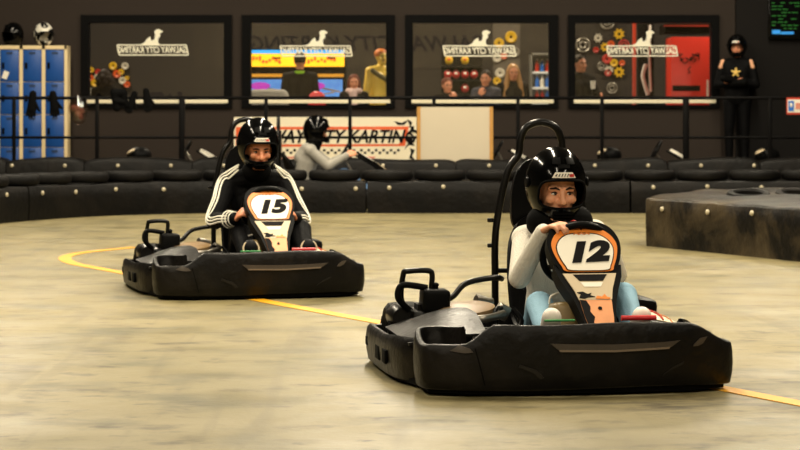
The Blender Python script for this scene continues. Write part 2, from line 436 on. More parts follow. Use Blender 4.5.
def make_kart(label, number, hoop=True, group=None, pcol=None, lean=False):
    PANEL, SPINE = (PANEL_A, SPINE_A) if not lean else (PANEL_B, SPINE_B)
    pcol = pcol or ORANGE
    k = empty('go_kart'); tag(k, label, 'go-kart', group)
    # bumper
    b = MB(); b.band(PLAN_F, lambda x, y, f: .030+.005*math.sin(x*5), bump_top, PROF_F)
    fb = b.build('front_bumper', BODYBLK, k, ang=50)
    for nm, poly in (('bumper_slot', ([(-.145, .219), (-.06, .215), (.12, .212), (.32, .216), (.40, .222)], [(-.11, .190), (-.06, .189), (.12, .187), (.30, .190), (.36, .196)])),
                     ('bumper_slot', ([(.462, .205), (.49, .228), (.52, .232)], [(.458, .196), (.475, .196), (.50, .206)])),
                     ('bumper_slot', ([(-.545, .19), (-.51, .212), (-.47, .2)], [(-.53, .186), (-.49, .18), (-.455, .183)]))):
        MB().grid(surf_strip(poly, 10, .003, .006), .006).build(nm, SLOT, fb)
    for poly in (([(-.27, .135), (-.2, .112), (-.17, .08)], [(-.272, .124), (-.21, .098), (-.185, .075)]),
                 ([(.42, .135), (.37, .112), (.33, .085)], [(.415, .124), (.36, .1), (.325, .078)])):
        MB().grid(surf_strip(poly, 8, .003, .006), .006).build('bumper_groove', POD, fb)
    MB().grid(surf_strip(([(-.11, .193), (.12, .189), (.355, .197)], [(-.108, .185), (.12, .181), (.35, .189)]), 10, .006, .006), .006).build('slot_lip_sheen', LIPM, fb)  # painted sheen along the lower edge of the long slot
    MB().grid(surf_strip(([(-.45, .2), (-.41, .05)], [(-.445, .2), (-.405, .05)]), 6, .003, .004), .004).build('bumper_seam', MATTB, fb)
    # side pods
    for sx in (-1, 1):
        pl = cr([(-.47, .36), (-.60, .40), (-.68, .50), (-.712, .7), (-.718, 1.0), (-.718, 1.25), (-.70, 1.42), (-.62, 1.53), (-.48, 1.57)], 6)
        if sx > 0: pl = [V((-p.x, p.y, p.z)) for p in pl[::-1]]
        else: pl = pl[::-1][::-1]
        # travel so that inward is on the left hand side
        if sx < 0: pl = pl[::-1]
        else: pl = pl[::-1]
        b = MB(); b.band(pl, lambda x, y, f: .02, lambda x, y, f: .185+.02*ss(.9, .5, y)-.02*ss(1.3, 1.5, y),
                         [(.03, 0), (.004, .02), (-.004, .3), (-.008, .6), (0, .92), (.012, 1), (.03, .98), (.035, .5)])
        sp = b.build('side_pod', BODYBLK, k, ang=50)
        for (y0, y1, z0, z1) in ((.66, .76, .07, .13), (.86, .98, .065, .125), (1.25, 1.31, .09, .13)):
            MB().box((sx*.722, (y0+y1)/2, (z0+z1)/2), (.012, y1-y0, z1-z0), None, .004).build('pod_slot', MATTB, sp)
        rows = []
        for i in range(13):
            y = .42+i*.06; row = []
            for j in range(9):
                t = j/8; x = .66-.34*t
                z = .185+.10*math.sin(t*PI*.55)*(.35+.65*ss(.40, .75, y))*(1-.35*ss(.95, 1.16, y))
                row.append(V((sx*x, y, z)))
            rows.append(row)
        if sx < 0: rows = [r[::-1] for r in rows]
        pc = MB().grid(rows, .012).build('pod_cover', POD, k)
        if sx > 0:
            rr = [[p+V((0, 0, .004)) for p in r[1:6]] for r in rows[3:10]]
            st = MB().grid(rr, .003).build('pod_sticker', CREAM, pc)
            for q in (2, 3):
                bb = MB()
                for s_ in range(6):
                    p0 = rr[s_][q]+V((0, .012, .003)); p1 = rr[s_+1][q]+V((0, -.008, .003)); bb.tube([p0, p1], .007 if q == 3 else .004, 6, flat=.5)
                o = bb.build('sticker_print', REDV if q == 3 else ORANGE, st) if False else bb.build('sticker_print', ORANGEW if q == 2 else REDV, pc)
    # raised box on the left hand side, rear bumper, chassis
    MB().box((.45, 1.18, .255), (.26, .3, .12), (0, .12, 0), .03).build('battery_cover', BLK, k)
    pl = cr([(.62, 1.58), (.5, 1.68), (0, 1.72), (-.5, 1.68), (-.62, 1.58)], 6)
    MB().band(pl, lambda x, y, f: .04, lambda x, y, f: .2, [(.04, 0), (.005, .02), (-.01, .5), (.005, .96), (.03, 1), (.045, .5)]).build('rear_bumper', BODYBLK, k)
    MB().box((0, .9, .055), (.7, 1.2, .008)).build('floor_tray', STEELB, k)
    MB().prism([(-.46, .06), (-.62, .14), (-.63, .36), (-.69, .6), (-.69, 1.45), (-.5, 1.64), (.5, 1.64), (.69, 1.45), (.69, .6), (.63, .36), (.62, .14), (.46, .06), (0, .03)], Matrix(), .012, .034).build('light_block_tray', MATTB, k)  # added black sheet, stops light leaking under the kart and deepens its shadow
    b = MB()
    for sx in (-1, 1):
        b.tube(cr([(sx*.3, .1, .07), (sx*.32, .5, .07), (sx*.34, 1.1, .075), (sx*.34, 1.6, .09)], 6), .015)
    for y in (.2, .7, 1.25, 1.6): b.tube([(-.36, y, .075), (.36, y, .075)], .014)
    b.tube([(-.56, 1.36, .14), (.56, 1.36, .14)], .015)
    b.tube([(-.45, .4, .125), (.45, .4, .125)], .012)
    b.build('chassis', STEELB, k)
    for (x, y, r, w) in ((-.5, .46, .125, .12), (.5, .46, .125, .12), (-.54, 1.36, .14, .18), (.54, 1.36, .14, .18)):
        fr = frame3((x, y, r), (0, 1, 0), (0, 0, 1))
        h = w/2
        wh = MB().lathe([(r*.5, -h*.8), (r*.8, -h), (r*.96, -h*.8), (r, -h*.3), (r, h*.3), (r*.96, h*.8), (r*.8, h), (r*.5, h*.8), (r*.5, -h*.8)], fr, 28).build('wheel', TYRE, k)
        MB().lathe([(0, -h*.5), (r*.3, -h*.5), (r*.5, -h*.75), (r*.5, h*.75), (r*.3, h*.5), (0, h*.5)], fr, 20).build('rim', STEEL, wh)
    # engine group
    e = MB(); e.box((-.40, 1.26, .17), (.28, .34, .18), None, .02)
    for i in range(6): e.box((-.43, 1.12+i*.02, .24), (.17, .008, .09))
    e.cyl((-.40, 1.06, .17), (-.40, 1.0, .17), .07)
    eng = e.build('engine', STEELB, k)
    ab = MB().box((-.435, 1.13, .302), (.125, .15, .108), (0, .05, 0), .02, 3)
    ab.cyl((-.43, 1.13, .35), (-.43, 1.13, .366), .012); ab.ell((-.43, 1.13, .372), (.016, .016, .012), 12, 8)
    ab.build('air_filter_box', BLK, eng)
    MB().cyl((-.56, 1.0, .215), (-.50, .98, .222), .016).build('fuel_fitting', COPPER, eng)
    MB().lathe([(0, 0), (.12, .0), (.13, .01), (.13, .03), (.10, .04), (0, .042)], frame3((-.30, 1.06, .245), (1, 0, .08), (0, 1, .12)), 24).build('engine_cover', TAN, eng)
    b = MB(); b.tube(cr([(-.46, 1.0, .2), (-.36, .92, .232), (-.24, .9, .238), (-.14, 1.0, .25)], 6), .018, 10, flat=.7); b.build('cover_rail', STEEL, eng)
    MB().tube(cr([(-.52, 1.18, .24), (-.58, 1.17, .30), (-.575, 1.15, .42), (-.555, 1.14, .435), (-.47, 1.14, .437), (-.445, 1.14, .42), (-.45, 1.14, .35)], 6), .013).build('crash_bar', STEELB, eng)
    MB().tube(cr([(-.55, 1.14, .26), (-.6, 1.12, .31), (-.60, 1.12, .355), (-.57, 1.12, .375), (-.47, 1.12, .36)], 6), .015).build('air_hose', BLK, eng)
    MB().lathe([(0, -.1), (.05, -.1), (.058, -.08), (.058, .08), (.05, .1), (0, .1)], frame3((-.575, 1.24, .22), (0, 0, 1), (1, 0, 0)), 18).build('silencer', STEELB, eng)
    b = MB(); b.tube(cr([(-.40, 1.2, .285), (-.33, 1.25, .31), (-.26, 1.3, .365), (-.12, 1.36, .385), (-.07, 1.42, .375)], 6), .014)
    b.build('seat_stay', STEELB, k)
    b = MB(); b.box((-.2, 1.2, .29), (.07, .06, .045), (.2, .3, .4), .01); b.cyl((-.24, 1.16, .30), (-.16, 1.2, .285), .02); b.box((-.13, 1.1, .25), (.06, .05, .07), (.1, .5, .2), .01)
    b.build('carburettor', STEEL, eng)
    b = MB(); b.tube(cr([(-.1, 1.0, .27), (-.07, .95, .22), (-.1, .9, .16), (-.05, .84, .12)], 5), .012); b.tube(cr([(-.14, 1.06, .27), (-.18, .98, .27), (-.2, .93, .2)], 5), .009); b.build('fuel_hose', BLK, eng)
    # tank between the legs
    MB().box((OX-.105, .62, .215), (.125, .2, .23), (-.12, 0, 0), .03, 3).build('fuel_tank', TANK, k)
    MB().tube(cr([(OX-.11, .70, .27), (OX-.15, .70, .31), (OX-.145, .70, .35), (OX-.11, .70, .365)], 5), .0045).build('breather_hose', WHITE, k)
    # seat
    prof = [(.90, .15, .15, .02), (.98, .115, .175, .05), (1.1, .095, .19, .08), (1.25, .095, .195, .10), (1.36, .14, .20, .12), (1.43, .26, .20, .12), (1.48, .40, .195, .10), (1.52, .53, .175, .07), (1.545, .62, .13, .03), (1.555, .66, .08, .01)]
    pp = cr([(p[0], p[1], 0) for p in prof], 3); ww = cr([(p[2], p[3], 0) for p in prof], 3); rows = []
    for i, p in enumerate(pp):
        a = pp[max(0, i-1)]; c = pp[min(len(pp)-1, i+1)]; t = (c-a).normalized(); nn = V((0, -t.y, t.x))
        row = []
        for j in range(13):
            q = -1+2*j/12; w, rs = ww[i].x, ww[i].y
            row.append(V((OX+w*q, p.x, p.y))+nn*rs*abs(q)**3)
        rows.append(row)
    MB().grid(rows, -.014).build('seat', BLK, k)
    # roll hoop
    if hoop:
        b = MB()
        path = [(-.22, 1.60, .08), (-.222, 1.60, .35), (-.218, 1.60, .60), (-.165, 1.60, .86), (-.110, 1.60, .95), (-.100, 1.60, 1.02), (-.070, 1.60, 1.082), (0, 1.60, 1.106),
                (.070, 1.60, 1.082), (.100, 1.60, 1.02), (.110, 1.60, .95), (.165, 1.60, .86), (.218, 1.60, .60), (.222, 1.60, .35), (.22, 1.60, .08)]
        b.tube(cr([(OX+p[0], p[1], p[2]) for p in path], 6), .0175, 12)
        for z in (.64, .52): b.box((OX-.245, 1.6, z), (.03, .015, .02), None, .004)
        b.tube([(OX-.22, 1.6, .40), (OX+.22, 1.6, .40)], .012)
        h = b.build('roll_hoop', STEELB, k)
        pad = [(-.13, .60), (-.15, .72), (-.13, .85), (-.08, .92), (0, .935), (.08, .92), (.13, .85), (.15, .72), (.13, .60), (0, .58)]
        fr = frame3((OX, 1.60, 0), (1, 0, 0), (0, 0, 1))
        MB().prism([(p.x, p.y) for p in cr([(a, c, 0) for a, c in pad], 4, True)], fr, -.004, .035).build('headrest_pad', BLK, h)
    else:
        hp = MB().ell((OX, 1.45, .575), (.16, .17, .115), 24, 16).build('headrest_pad', BLK, k)
        MB().ell((OX-.04, 1.55, .625), (.12, .075, .03), 16, 10, Euler((-.5, 0, 0)).to_matrix().to_4x4()).build('pad_patch', CREAM, hp)  # cream patch on the upper rear of the pad
    # steering
    wc = V((OX, .82, .525 if not lean else .63)); wf = frame3(wc, (1, 0, 0), (0, -.5, .87))
    sw = MB().torus(wf, .155, .016, 40, 10).build('steering_wheel', BLK, k)
    b = MB()
    for a in (90, 210, 330): b.tube([wc, wf @ V((.15*math.cos(math.radians(a)), .15*math.sin(math.radians(a)), 0))], .012, 8, flat=.5)
    b.lathe([(0, -.02), (.04, -.02), (.04, .02), (0, .02)], wf, 16); b.build('spokes', STEELB, sw)
    MB().tube([wc, (OX, .5, .12)], .014).build('steering_column', STEEL, k)
    # number panel
    hs = MB()
    out = [(p.x*1.12, p.y*1.1+.026*ss(-.02, .1, p.y)) for p in PLATE]
    hs.prism(out, PANEL, -.06, -.004 if not lean else -.04)
    sp_o = [(-.06, -.01), (-.075, .1), (-.095, .2), (-.14, .33), (-.15, .40), (.15, .40), (.14, .33), (.095, .2), (.075, .1), (.06, -.01)]
    hs.prism(sp_o, SPINE, -.07, -.004)
    bmesh.ops.recalc_face_normals(hs.bm, faces=hs.bm.faces)
    np_ = hs.build('number_panel', BLK, k)
    MB().prism([(p.x, p.y) for p in PLATE], PANEL, -.004 if not lean else -.04, .0).build('plate_border', pcol, np_)
    MB().prism([(p.x*.88, p.y*.86-.014) for p in PLATE], PANEL, .0, .002).build('plate_outline', INK, np_)
    MB().prism([(p.x*.85, p.y*.825-.016) for p in PLATE], PANEL, .002, .004).build('number_plate', WHITE, np_)
    if number:
        fr = PANEL @ Matrix.Translation((-.002, -.018, .006)) @ Matrix.Rotation(math.radians(3), 4, 'Z')
        text('race_number', number, INK, np_, fr, .142, .3, .0085, .001, 1.3, 1.0)
        b = MB(); b.tube([PANEL @ V((-.04+.012*i, .083+.007*(i % 2), .006)) for i in range(7)], .0028, 5, flat=.4); b.build('plate_script', ORANGE, np_)
    # spine graphics
    MB().prism([(-.05, 0), (-.062, .09), (-.07, .19), (.07, .19), (.062, .09), (.05, 0)], SPINE, -.004, .0).build('spine_sticker', ORANGEW, np_)
    MB().prism([(-.05, 0), (-.062, .09), (-.07, .19), (-.042, .185), (-.03, .15), (-.035, .12), (-.02, .09), (-.03, .06), (-.022, .03), (-.03, 0)], SPINE, 0, .0015).build('spine_black_edge', INK, np_)  # black patch along the left edge of the spine
    b = MB(); b.lathe([(0, 0), (.009, 0), (.009, .004), (0, .004)], SPINE @ Matrix.Translation((.01, .14, 0)), 12); b.build('spine_bolt', INK, np_)
    MB().prism([(-.072, .19), (-.085, .25), (-.118, .345), (.118, .345), (.085, .25), (.072, .19)], SPINE, -.004, .001).build('chevron_sticker', CREAM, np_)
    MB().prism([(-.052, .30), (-.075, .338), (.075, .338), (.052, .30)], SPINE, .001, .003).build('spine_recess', INK, np_)
    MB().prism([(-.036, .265), (-.05, .292), (.05, .292), (.036, .265)], SPINE, .001, .0025).build('spine_plate', WHITE, np_)
    b = MB(); b.prism([(-.07, .2), (-.06, .222), (-.075, .232), (-.05, .236), (-.03, .222), (-.012, .228), (-.02, .214), (.0, .206), (-.03, .203), (-.045, .196)], SPINE, .001, .004)
    b.build('black_swirl', INK, np_)
    MB().prism([(.0, .195), (.01, .212), (.03, .206), (.045, .222), (.052, .205), (.068, .2), (.06, .192)], SPINE, .001, .003).build('flame_swirl', ORANGE, np_)
    # pedals
    MB().tube([(OX+.08, .34, .285), (OX+.23, .34, .285)], .011).build('brake_pedal', REDP, k)
    MB().tube([(OX-.25, .345, .278), (OX-.12, .345, .278)], .005).build('throttle_pedal', GREENP, k)
    return k

# ------------------------------------------------------------------ people
def hand(mb, wrist, d, n, thumb, curl=40, spread=0, sc=1.0):
    """palm + four fingers + thumb; d: along hand, n: palm side, thumb: side the thumb is on"""
    d = V(d).normalized(); n = V(n); n = (n-d*n.dot(d)).normalized(); s = V(thumb); s = (s-d*s.dot(d)-n*s.dot(n)).normalized()
    w = V(wrist)
    offs = [.030, .010, -.010, -.028]; ln = [.070, .078, .073, .056]
    for o, L in zip(offs, ln):
        k = w+d*(.082 if o != -.028 else .074)*sc+s*o*sc
        mb.cap(w+s*o*.55*sc+d*.008, k, .0165*sc, .0125*sc)
        a = math.radians(curl*.55); p = k; dd = d
        for q, fr in enumerate((.45, .32, .23)):
            dd = (d*math.cos(a)+n*math.sin(a)); e = p+dd*L*fr*sc
            mb.cap(p, e, (.0100-.0008*q)*sc, (.0093-.0008*q)*sc, seg=10); p = e; a += math.radians(curl)
    t0 = w+d*.028*sc+s*.026*sc; t1 = t0+(d*.55+s*.75+n*.25).normalized()*.036*sc; t2 = t1+(d*.85+s*.25+n*.4).normalized()*.03*sc; t3 = t2+(d*.85-s*.1+n*.5).normalized()*.024*sc
    mb.cap(t0, t1, .0155*sc, .0125*sc); mb.cap(t1, t2, .0115*sc, .0105*sc); mb.cap(t2, t3, .0105*sc, .009*sc)

def head_parts(mb, H, sc=1.0, face=True):
    def q(x, y, z): return H @ V((x*sc, y*sc, z*sc))
    R = H.to_3x3().to_4x4()
    mb.ell(q(0, .008, .02), (.075*sc, .095*sc, .098*sc), 28, 20, R)
    mb.ell(q(0, -.018, -.045), (.060*sc, .070*sc, .070*sc), 24, 16, R)
    mb.cap(q(-.022, -.055, -.092), q(.022, -.055, -.092), .026*sc, .026*sc)
    if face:
        mb.cap(q(0, -.086, .012), q(0, -.106, -.030), .010*sc, .0145*sc)      # nose
        mb.cap(q(-.011, -.092, -.034), q(.011, -.092, -.034), .011*sc, .011*sc)
        mb.cap(q(-.045, -.070, .026), q(-.012, -.084, .024), .014*sc, .013*sc); mb.cap(q(.045, -.070, .026), q(.012, -.084, .024), .014*sc, .013*sc)
        for s_ in (-1, 1):
            mb.ell(q(s_*.042, -.066, -.022), (.024*sc, .022*sc, .022*sc), 14, 10, R)
            mb.ell(q(s_*.076, .012, -.005), (.012*sc, .02*sc, .03*sc), 12, 10, R)
        mb.cap(q(-.016, -.080, -.060), q(.016, -.080, -.060), .011*sc, .011*sc)

def face_details(body, H, sc=1.0, brow=HAIRD, look=0.0):
    R = H.to_3x3().to_4x4()
    def q(x, y, z): return H @ V((x*sc, y*sc, z*sc))
    for s_ in (-1, 1):
        e = MB().ell(q(s_*.031, -.0735, .003), (.0128*sc, .0092*sc, .0062*sc), 16, 10, R).build('eye', EYEW, body)
        MB().ell(q(s_*.031+look, -.0805, .003), (.0064*sc, .0036*sc, .006*sc), 12, 8, R).build('iris', IRIS, e)
        MB().tube([q(s_*.017, -.0815, .006), q(s_*.03, -.0845, .0105), q(s_*.046, -.077, .006)], [.002*sc, .0032*sc, .002*sc], 6, flat=.8).build('eyelash', IRIS, body)
        MB().tube([q(s_*.012, -.0935, .021), q(s_*.03, -.0935, .028), q(s_*.052, -.080, .024)], [.0035*sc, .0048*sc, .0028*sc], 6).build('eyebrow', brow, body)
    MB().tube([q(-.022, -.087, -.058), q(-.008, -.0935, -.056), (q(0, -.0935, -.058)), q(.008, -.0935, -.056), q(.022, -.087, -.058)], [.003*sc, .006*sc, .0055*sc, .006*sc, .003*sc], 8).build('lips', LIP, body)

def helmet(parent, H, shell=GLOSSB, badge=True, sc=1.0, extra=None, name='helmet', tall=1.14):
    def shape(f, cut):
        b = bmesh.new(); bmesh.ops.create_uvsphere(b, u_segments=56, v_segments=40, radius=1)
        for v in b.verts:
            x, y, z = v.co
            fy = .160 if y < 0 else .150
            chin = ss(-.1, -.75, z)*ss(0, -.6, y)
            zz = z*.150 if z > 0 else z*.168
            v.co = V((x*(.139-.012*ss(0, -.9, z)), y*fy-.022*chin, zz))*f
        if cut is not None:
            g = bmesh.ops.bisect_plane(b, geom=b.verts[:]+b.edges[:]+b.faces[:], plane_co=(0, 0, cut), plane_no=(0, 0, -1), clear_outer=True)
            es = [e for e in b.edges if e.is_boundary]; bmesh.ops.contextual_create(b, geom=es)
        bmesh.ops.recalc_face_normals(b, faces=b.faces)
        me = bpy.data.meshes.new('h'); b.to_mesh(me); b.free(); return me
    outer = shape(1.0, -.142)
    inner = shape(.86, None)
    for v in inner.vertices:
        if v.co.z < -.05: v.co.z = -.05+(v.co.z+.05)*1.8
    op = [(p.x, p.y) for p in cr([(-.095, .012, 0), (-.05, .026, 0), (.05, .026, 0), (.095, .012, 0), (.106, -.03, 0), (.098, -.068, 0), (.06, -.083, 0), (0, -.087, 0), (-.06, -.083, 0), (-.098, -.068, 0), (-.106, -.03, 0)], 5, True)]
    mb = MB(); mb.prism(op, frame3((0, 0, 0), (1, 0, 0), (0, 0, 1)), .03, .4); cut = mb.mesh()
    me = boolean(outer, [inner, cut]); smooth(me, 30)
    HT = H @ Matrix.Diagonal((sc, sc, sc*tall, 1)); me.transform(HT)
    h = link(name, me, shell, parent)
    T = HT
    def on(az, el, r=1.01):
        a, e = math.radians(az), math.radians(el)
        x, y, z = math.sin(a)*math.cos(e), -math.cos(a)*math.cos(e), math.sin(e)
        zz = z*.150 if z > 0 else z*.168
        return V((x*.139, y*.160, zz))*r
    def patch(az0, az1, el0, el1, r, n=8, th=.004, taper=0):
        rows = []
        for i in range(5):
            t = i/4; el = el0+(el1-el0)*t; k = 1-taper*t
            rows.append([T @ on((az0+az1)/2+(az0-az1)/2*k*(1-2*j/n), el, r) for j in range(n+1)])
        return MB().grid(rows, th)
    # padded visor peak seal, brow badge and vents
    rim = [T @ (V((p[0]*1.02, 0, p[1]))+V((0, -.158*math.sqrt(max(.05, 1-(p[0]/.145)**2-((p[1])/.20)**2))-.004, 0))) for p in op]
    MB().tube(rim, .006*sc, 8, closed=True).build('visor_seal', MATTB, h)
    if badge:
        bd = patch(-24, 22, 13.5, 22, 1.025, 10, .003, .25).build('brow_badge', WHITE, h)
        b = MB()
        for i in range(6):
            a0 = -17+i*5.4; b.tube([T @ on(a0, 15.5, 1.045), T @ on(a0+2.6, 19.5, 1.045)], .0022*sc, 5)
        b.tube([T @ on(-18, 17, 1.045), T @ on(10, 18, 1.045)], .0018*sc, 5); b.build('badge_script', INK, h)
        patch(9, 18, 15, 19, 1.043, 4, .002).build('badge_dot', REDV, h)
    for a in (-16, 16):
        patch(a-9, a+9, 34, 46, 1.03, 6, .008).build('vent', BLK, h)
    patch(-12, 12, 28, 34, 1.03, 6, .006).build('vent', BLK, h)
    b = MB()
    for e in (-52, -46, -40): b.grid([[T @ (on(-26+6.5*j, e+q, 1.0)+V((0, -.02, 0))) for j in range(9)] for q in (0, 1.6, 3)], .006)
    b.build('chin_grille', MATTB, h)
    for s_ in (-1, 1):
        MB().lathe([(0, 0), (.022, 0), (.02, .008), (0, .01)], T @ frame3((s_*.138, -.02, .01), (0, s_, 0), (0, 0, 1)), 16).build('visor_pivot', BLK, h)
    return h

def person(J, label, root=None, top=TRACK, legs=TRACK, shoe=SHOED, skin=SKIN, vox=.007, hands=None, face=True, sc=1.0, cat='person', group=None,
           arm_t=1.0, topname='jacket', legname='trousers', headrot=(0, 0, 0), headsc=1.0, brow=HAIRD, look=0, name='person', chest=1.0, waist=1.0):
    """J: joints; the figure looks along -y"""
    v = {k: V(p) for k, p in J.items()}
    H = Matrix.Translation(v['head']) @ Euler(headrot).to_matrix().to_4x4()
    X = V((1, 0, 0))
    def torso(mb, g, up=True):
        w = .105*sc*chest+g
        m = v['pelvis']*.5+v['chest']*.5
        hx = V((.055*sc*chest, 0, 0))
        for s_ in (-1, 1):
            mb.cap(v['pelvis']+hx*s_, m+hx*.9*s_, (.098*sc+g)*waist, (.092*sc+g)*waist); mb.cap(m+hx*.9*s_, v['chest']+hx*1.2*s_, (.092*sc+g)*waist, .10*sc+g)
            mb.cap(v['chest']+hx*1.2*s_, v['sh'+'RL'[s_ > 0]]*.75+v['chest']*.25+V((0, 0, .01)), .095*sc+g, .06*sc+g)
            mb.cap(v['neck']*.8+v['chest']*.2, v['sh'+'RL'[s_ > 0]], .055*sc+g, .052*sc*arm_t+g)
    def arm(mb, s_, g, end=1.0):
        k = 'RL'[s_ > 0]; sh, el, wr = v['sh'+k], v['el'+k], v['wr'+k]; e2 = el+(wr-el)*end
        mb.cap(sh, el, .048*sc*arm_t+g, .040*sc*arm_t+g); mb.cap(el, e2, .040*sc*arm_t+g, .028*sc*arm_t+g)
    def leg(mb, s_, g, end=1.0):
        k = 'RL'[s_ > 0]; hp, kn, an = v['hip'+k], v['kn'+k], v['an'+k]; a2 = kn+(an-kn)*end
        mb.cap(v['pelvis'], hp, .09*sc+g, .08*sc+g); mb.cap(hp, kn, .078*sc+g, .055*sc+g); mb.cap(kn, a2, .053*sc+g, .038*sc+g)
    b = MB(); torso(b, 0)
    b.cap(v['chest'], v['neck'], .08*sc, .055*sc); b.cap(v['neck'], H @ V((0, .012, -.05)), .052*sc, .05*sc)
    for s_ in (-1, 1):
        arm(b, s_, 0); leg(b, s_, 0); k = 'RL'[s_ > 0]
        b.cap(v['an'+k], v['toe'+k], .036*sc, .03*sc)
        if hands and hands.get(k):
            d, n, th, cu = hands[k]; hand(b, v['wr'+k], d, n, th, cu, sc=1.02)
        else:
            d = (v['wr'+k]-v['el'+k]).normalized(); hand(b, v['wr'+k], d, (-s_, 0, -.2), (0, -1, 0), 22, sc=.95*sc)
    head_parts(b, H, headsc, face)
    body = link(name, blob(b, vox, 3, 'body'), skin)
    tag(body, label, cat, group)
    if root: body.location = root.location; body.rotation_euler = root.rotation_euler
    g = .016*sc
    b = MB(); torso(b, g)
    for s_ in (-1, 1): arm(b, s_, g*.9, .97)
    b.cap(v['neck']*.55+v['chest']*.45, v['neck'], .075*sc, .066*sc)
    t = link(topname, blob(b, vox*1.1, 4, 'top'), top, body)
    b = MB()
    for s_ in (-1, 1): leg(b, s_, g*.8, .95)
    l = link(legname, blob(b, vox*1.1, 4, 'legs'), legs, body)
    for s_ in (-1, 1):
        k = 'RL'[s_ > 0]; an, toe = v['an'+k], v['toe'+k]; d = (toe-an).normalized()
        b = MB(); b.cap(an-d*.02, toe+d*.015, .05*sc, .046*sc); b.cap(an+(an-v['kn'+k]).normalized()*.02, an, .05*sc, .045*sc)
        link('shoe', blob(b, vox, 2, 'shoe'), shoe, body)
    if face: face_details(body, H, headsc, brow, look)
    return body, H, v

def standing(h=1.7, x=0, y=0, lean=0):
    return dict(pelvis=(0, 0, .53*h), chest=(0, 0, .735*h), neck=(0, .01, .835*h), head=(0, -.012, .92*h),
                shR=(-.108*h, .01, .80*h), shL=(.108*h, .01, .80*h), elR=(-.135*h, .02, .62*h), elL=(.135*h, .02, .62*h),
                wrR=(-.135*h, -.04, .475*h), wrL=(.135*h, -.04, .475*h), hipR=(-.055*h, 0, .5*h), hipL=(.055*h, 0, .5*h),
                knR=(-.06*h, -.01, .28*h), knL=(.06*h, -.01, .28*h), anR=(-.06*h, .01, .05*h), anL=(.06*h, .01, .05*h),
                toeR=(-.065*h, -.12, .03*h), toeL=(.065*h, -.12, .03*h))

# ================================================================== the hall
WY = 31.5
b = MB(); b.span(-16, 16, -7, 40, -.2, 0); fl = struct(b.build('floor', FLOOR))
b = MB(); b.span(-16, 16, -7, 40, 6.5, 6.7); struct(b.build('ceiling', CEIL))
b = MB(); b.span(-16.2, -16, -7, 40, 0, 6.5); struct(b.build('wall_left', HALL))
b = MB(); b.span(16, 16.2, -7, 40, 0, 6.5); struct(b.build('wall_right', HALL))
b = MB(); b.span(-16, 16, -7.2, -7, 0, 6.5); struct(b.build('wall_front', FRONTW))
# back wall with four openings
X = [(81, 232), (242, 395), (405, 558), (568, 719)]
zt, zb = gz(15, WY), gz(108, WY)
b = MB(); b.span(-16, gx(735, WY), WY, WY+.2, zt-.01, 6.5); b.span(-16, gx(735, WY), WY, WY+.2, 0, zb+.01)
xs = [-16]+[gx(p, WY) for q in X for p in q]+[gx(735, WY)]
for i in range(0, len(xs), 2):
    b.span(xs[i]+(.01 if i else 0)*-1, xs[i+1]+(.01 if i < 8 else 0), WY, WY+.2, zb+.01, zt-.01)
struct(b.build('wall_back', WALL))
b = MB(); b.span(gx(735, WY), 16, WY-.12, WY+.2, 0, 6.5); struct(b.build('wall_back_dark', WALLB))
inn = [(89, 224), (251, 386), (413, 549), (575, 711)]
silh = [(0, 0), (6, 3), (9, 7), (12, 9), (13, 5), (16, 6), (17, 11), (16, 14), (18, 16), (21, 16.5), (25, 14), (22, 12.5), (22, 9), (20, 7), (20, 3), (23, 0)]
decpos = [(117, 188), (280, 352), (443, 516), (607, 678)]
for i, ((a, c), (a2, c2)) in enumerate(zip(X, inn)):
    w = empty('window_%d' % (i+1), (gx((a+c)/2, WY), WY, zb)); struct(w)
    ox, oz = w.location.x, w.location.z
    b = MB(); xa, xc, xi, xj = gx(a, WY)-ox, gx(c, WY)-ox, gx(a2, WY)-ox, gx(c2, WY)-ox
    zi, zj = gz(98, WY)-oz, gz(23, WY)-oz; H_ = zt-oz
    b.span(xa, xi, -.05, .15, 0, H_); b.span(xj, xc, -.05, .15, 0, H_); b.span(xi, xj, -.05, .15, zj, H_); b.span(xi, xj, -.05, .15, 0, .045); 
    struct(b.build('window_frame', FRAME, w))
    s0 = gz(103, WY)-oz
    b = MB(); b.span(xi-.02, xj+.06, -.085, .14, s0-.005, s0+.065, .006); b.build('sill', SILL, w)
    b = MB(); b.span(xi, xj, -.05, .15, s0+.065, zi); b.build('sill_bead', FRAME, w)
    b = MB(); b.span(xi, xj, .04, .05, zi-.01, zj+.01); b.build('glass', GLASS, w)
    # decal on the pane, seen from behind
    p0, p1 = decpos[i]; y0 = 55 if i == 0 else 56; y1 = y0-10
    def loc(px, py): return V((gx(px, WY)-ox, .03, gz(py, WY)-oz))
    b = MB(); q = [loc(p0+2, y0), loc(p1, y0), loc(p1-2, y1), loc(p0, y1)]
    for j in range(4): b.tube([q[j], q[(j+1) % 4]], .009, 6)
    d = b.build('decal_border', DECAL, w)
    fr = frame3(loc((p0+p1)/2, (y0+y1)/2), (1, 0, 0), (0, 0, 1))
    text('decal_lettering', 'GALWAY CITY KARTING', DECAL, w, fr, .122, .2, .0035, .001, .73, 1.0, True)
    k = WY/F; fr = frame3(loc(p0+(23 if i else 21), y1+.5), (1, 0, 0), (0, 0, 1))
    MB().prism([(u*k, v*k) for u, v in silh], fr, 0, .004).build('decal_rider', DECAL, w)

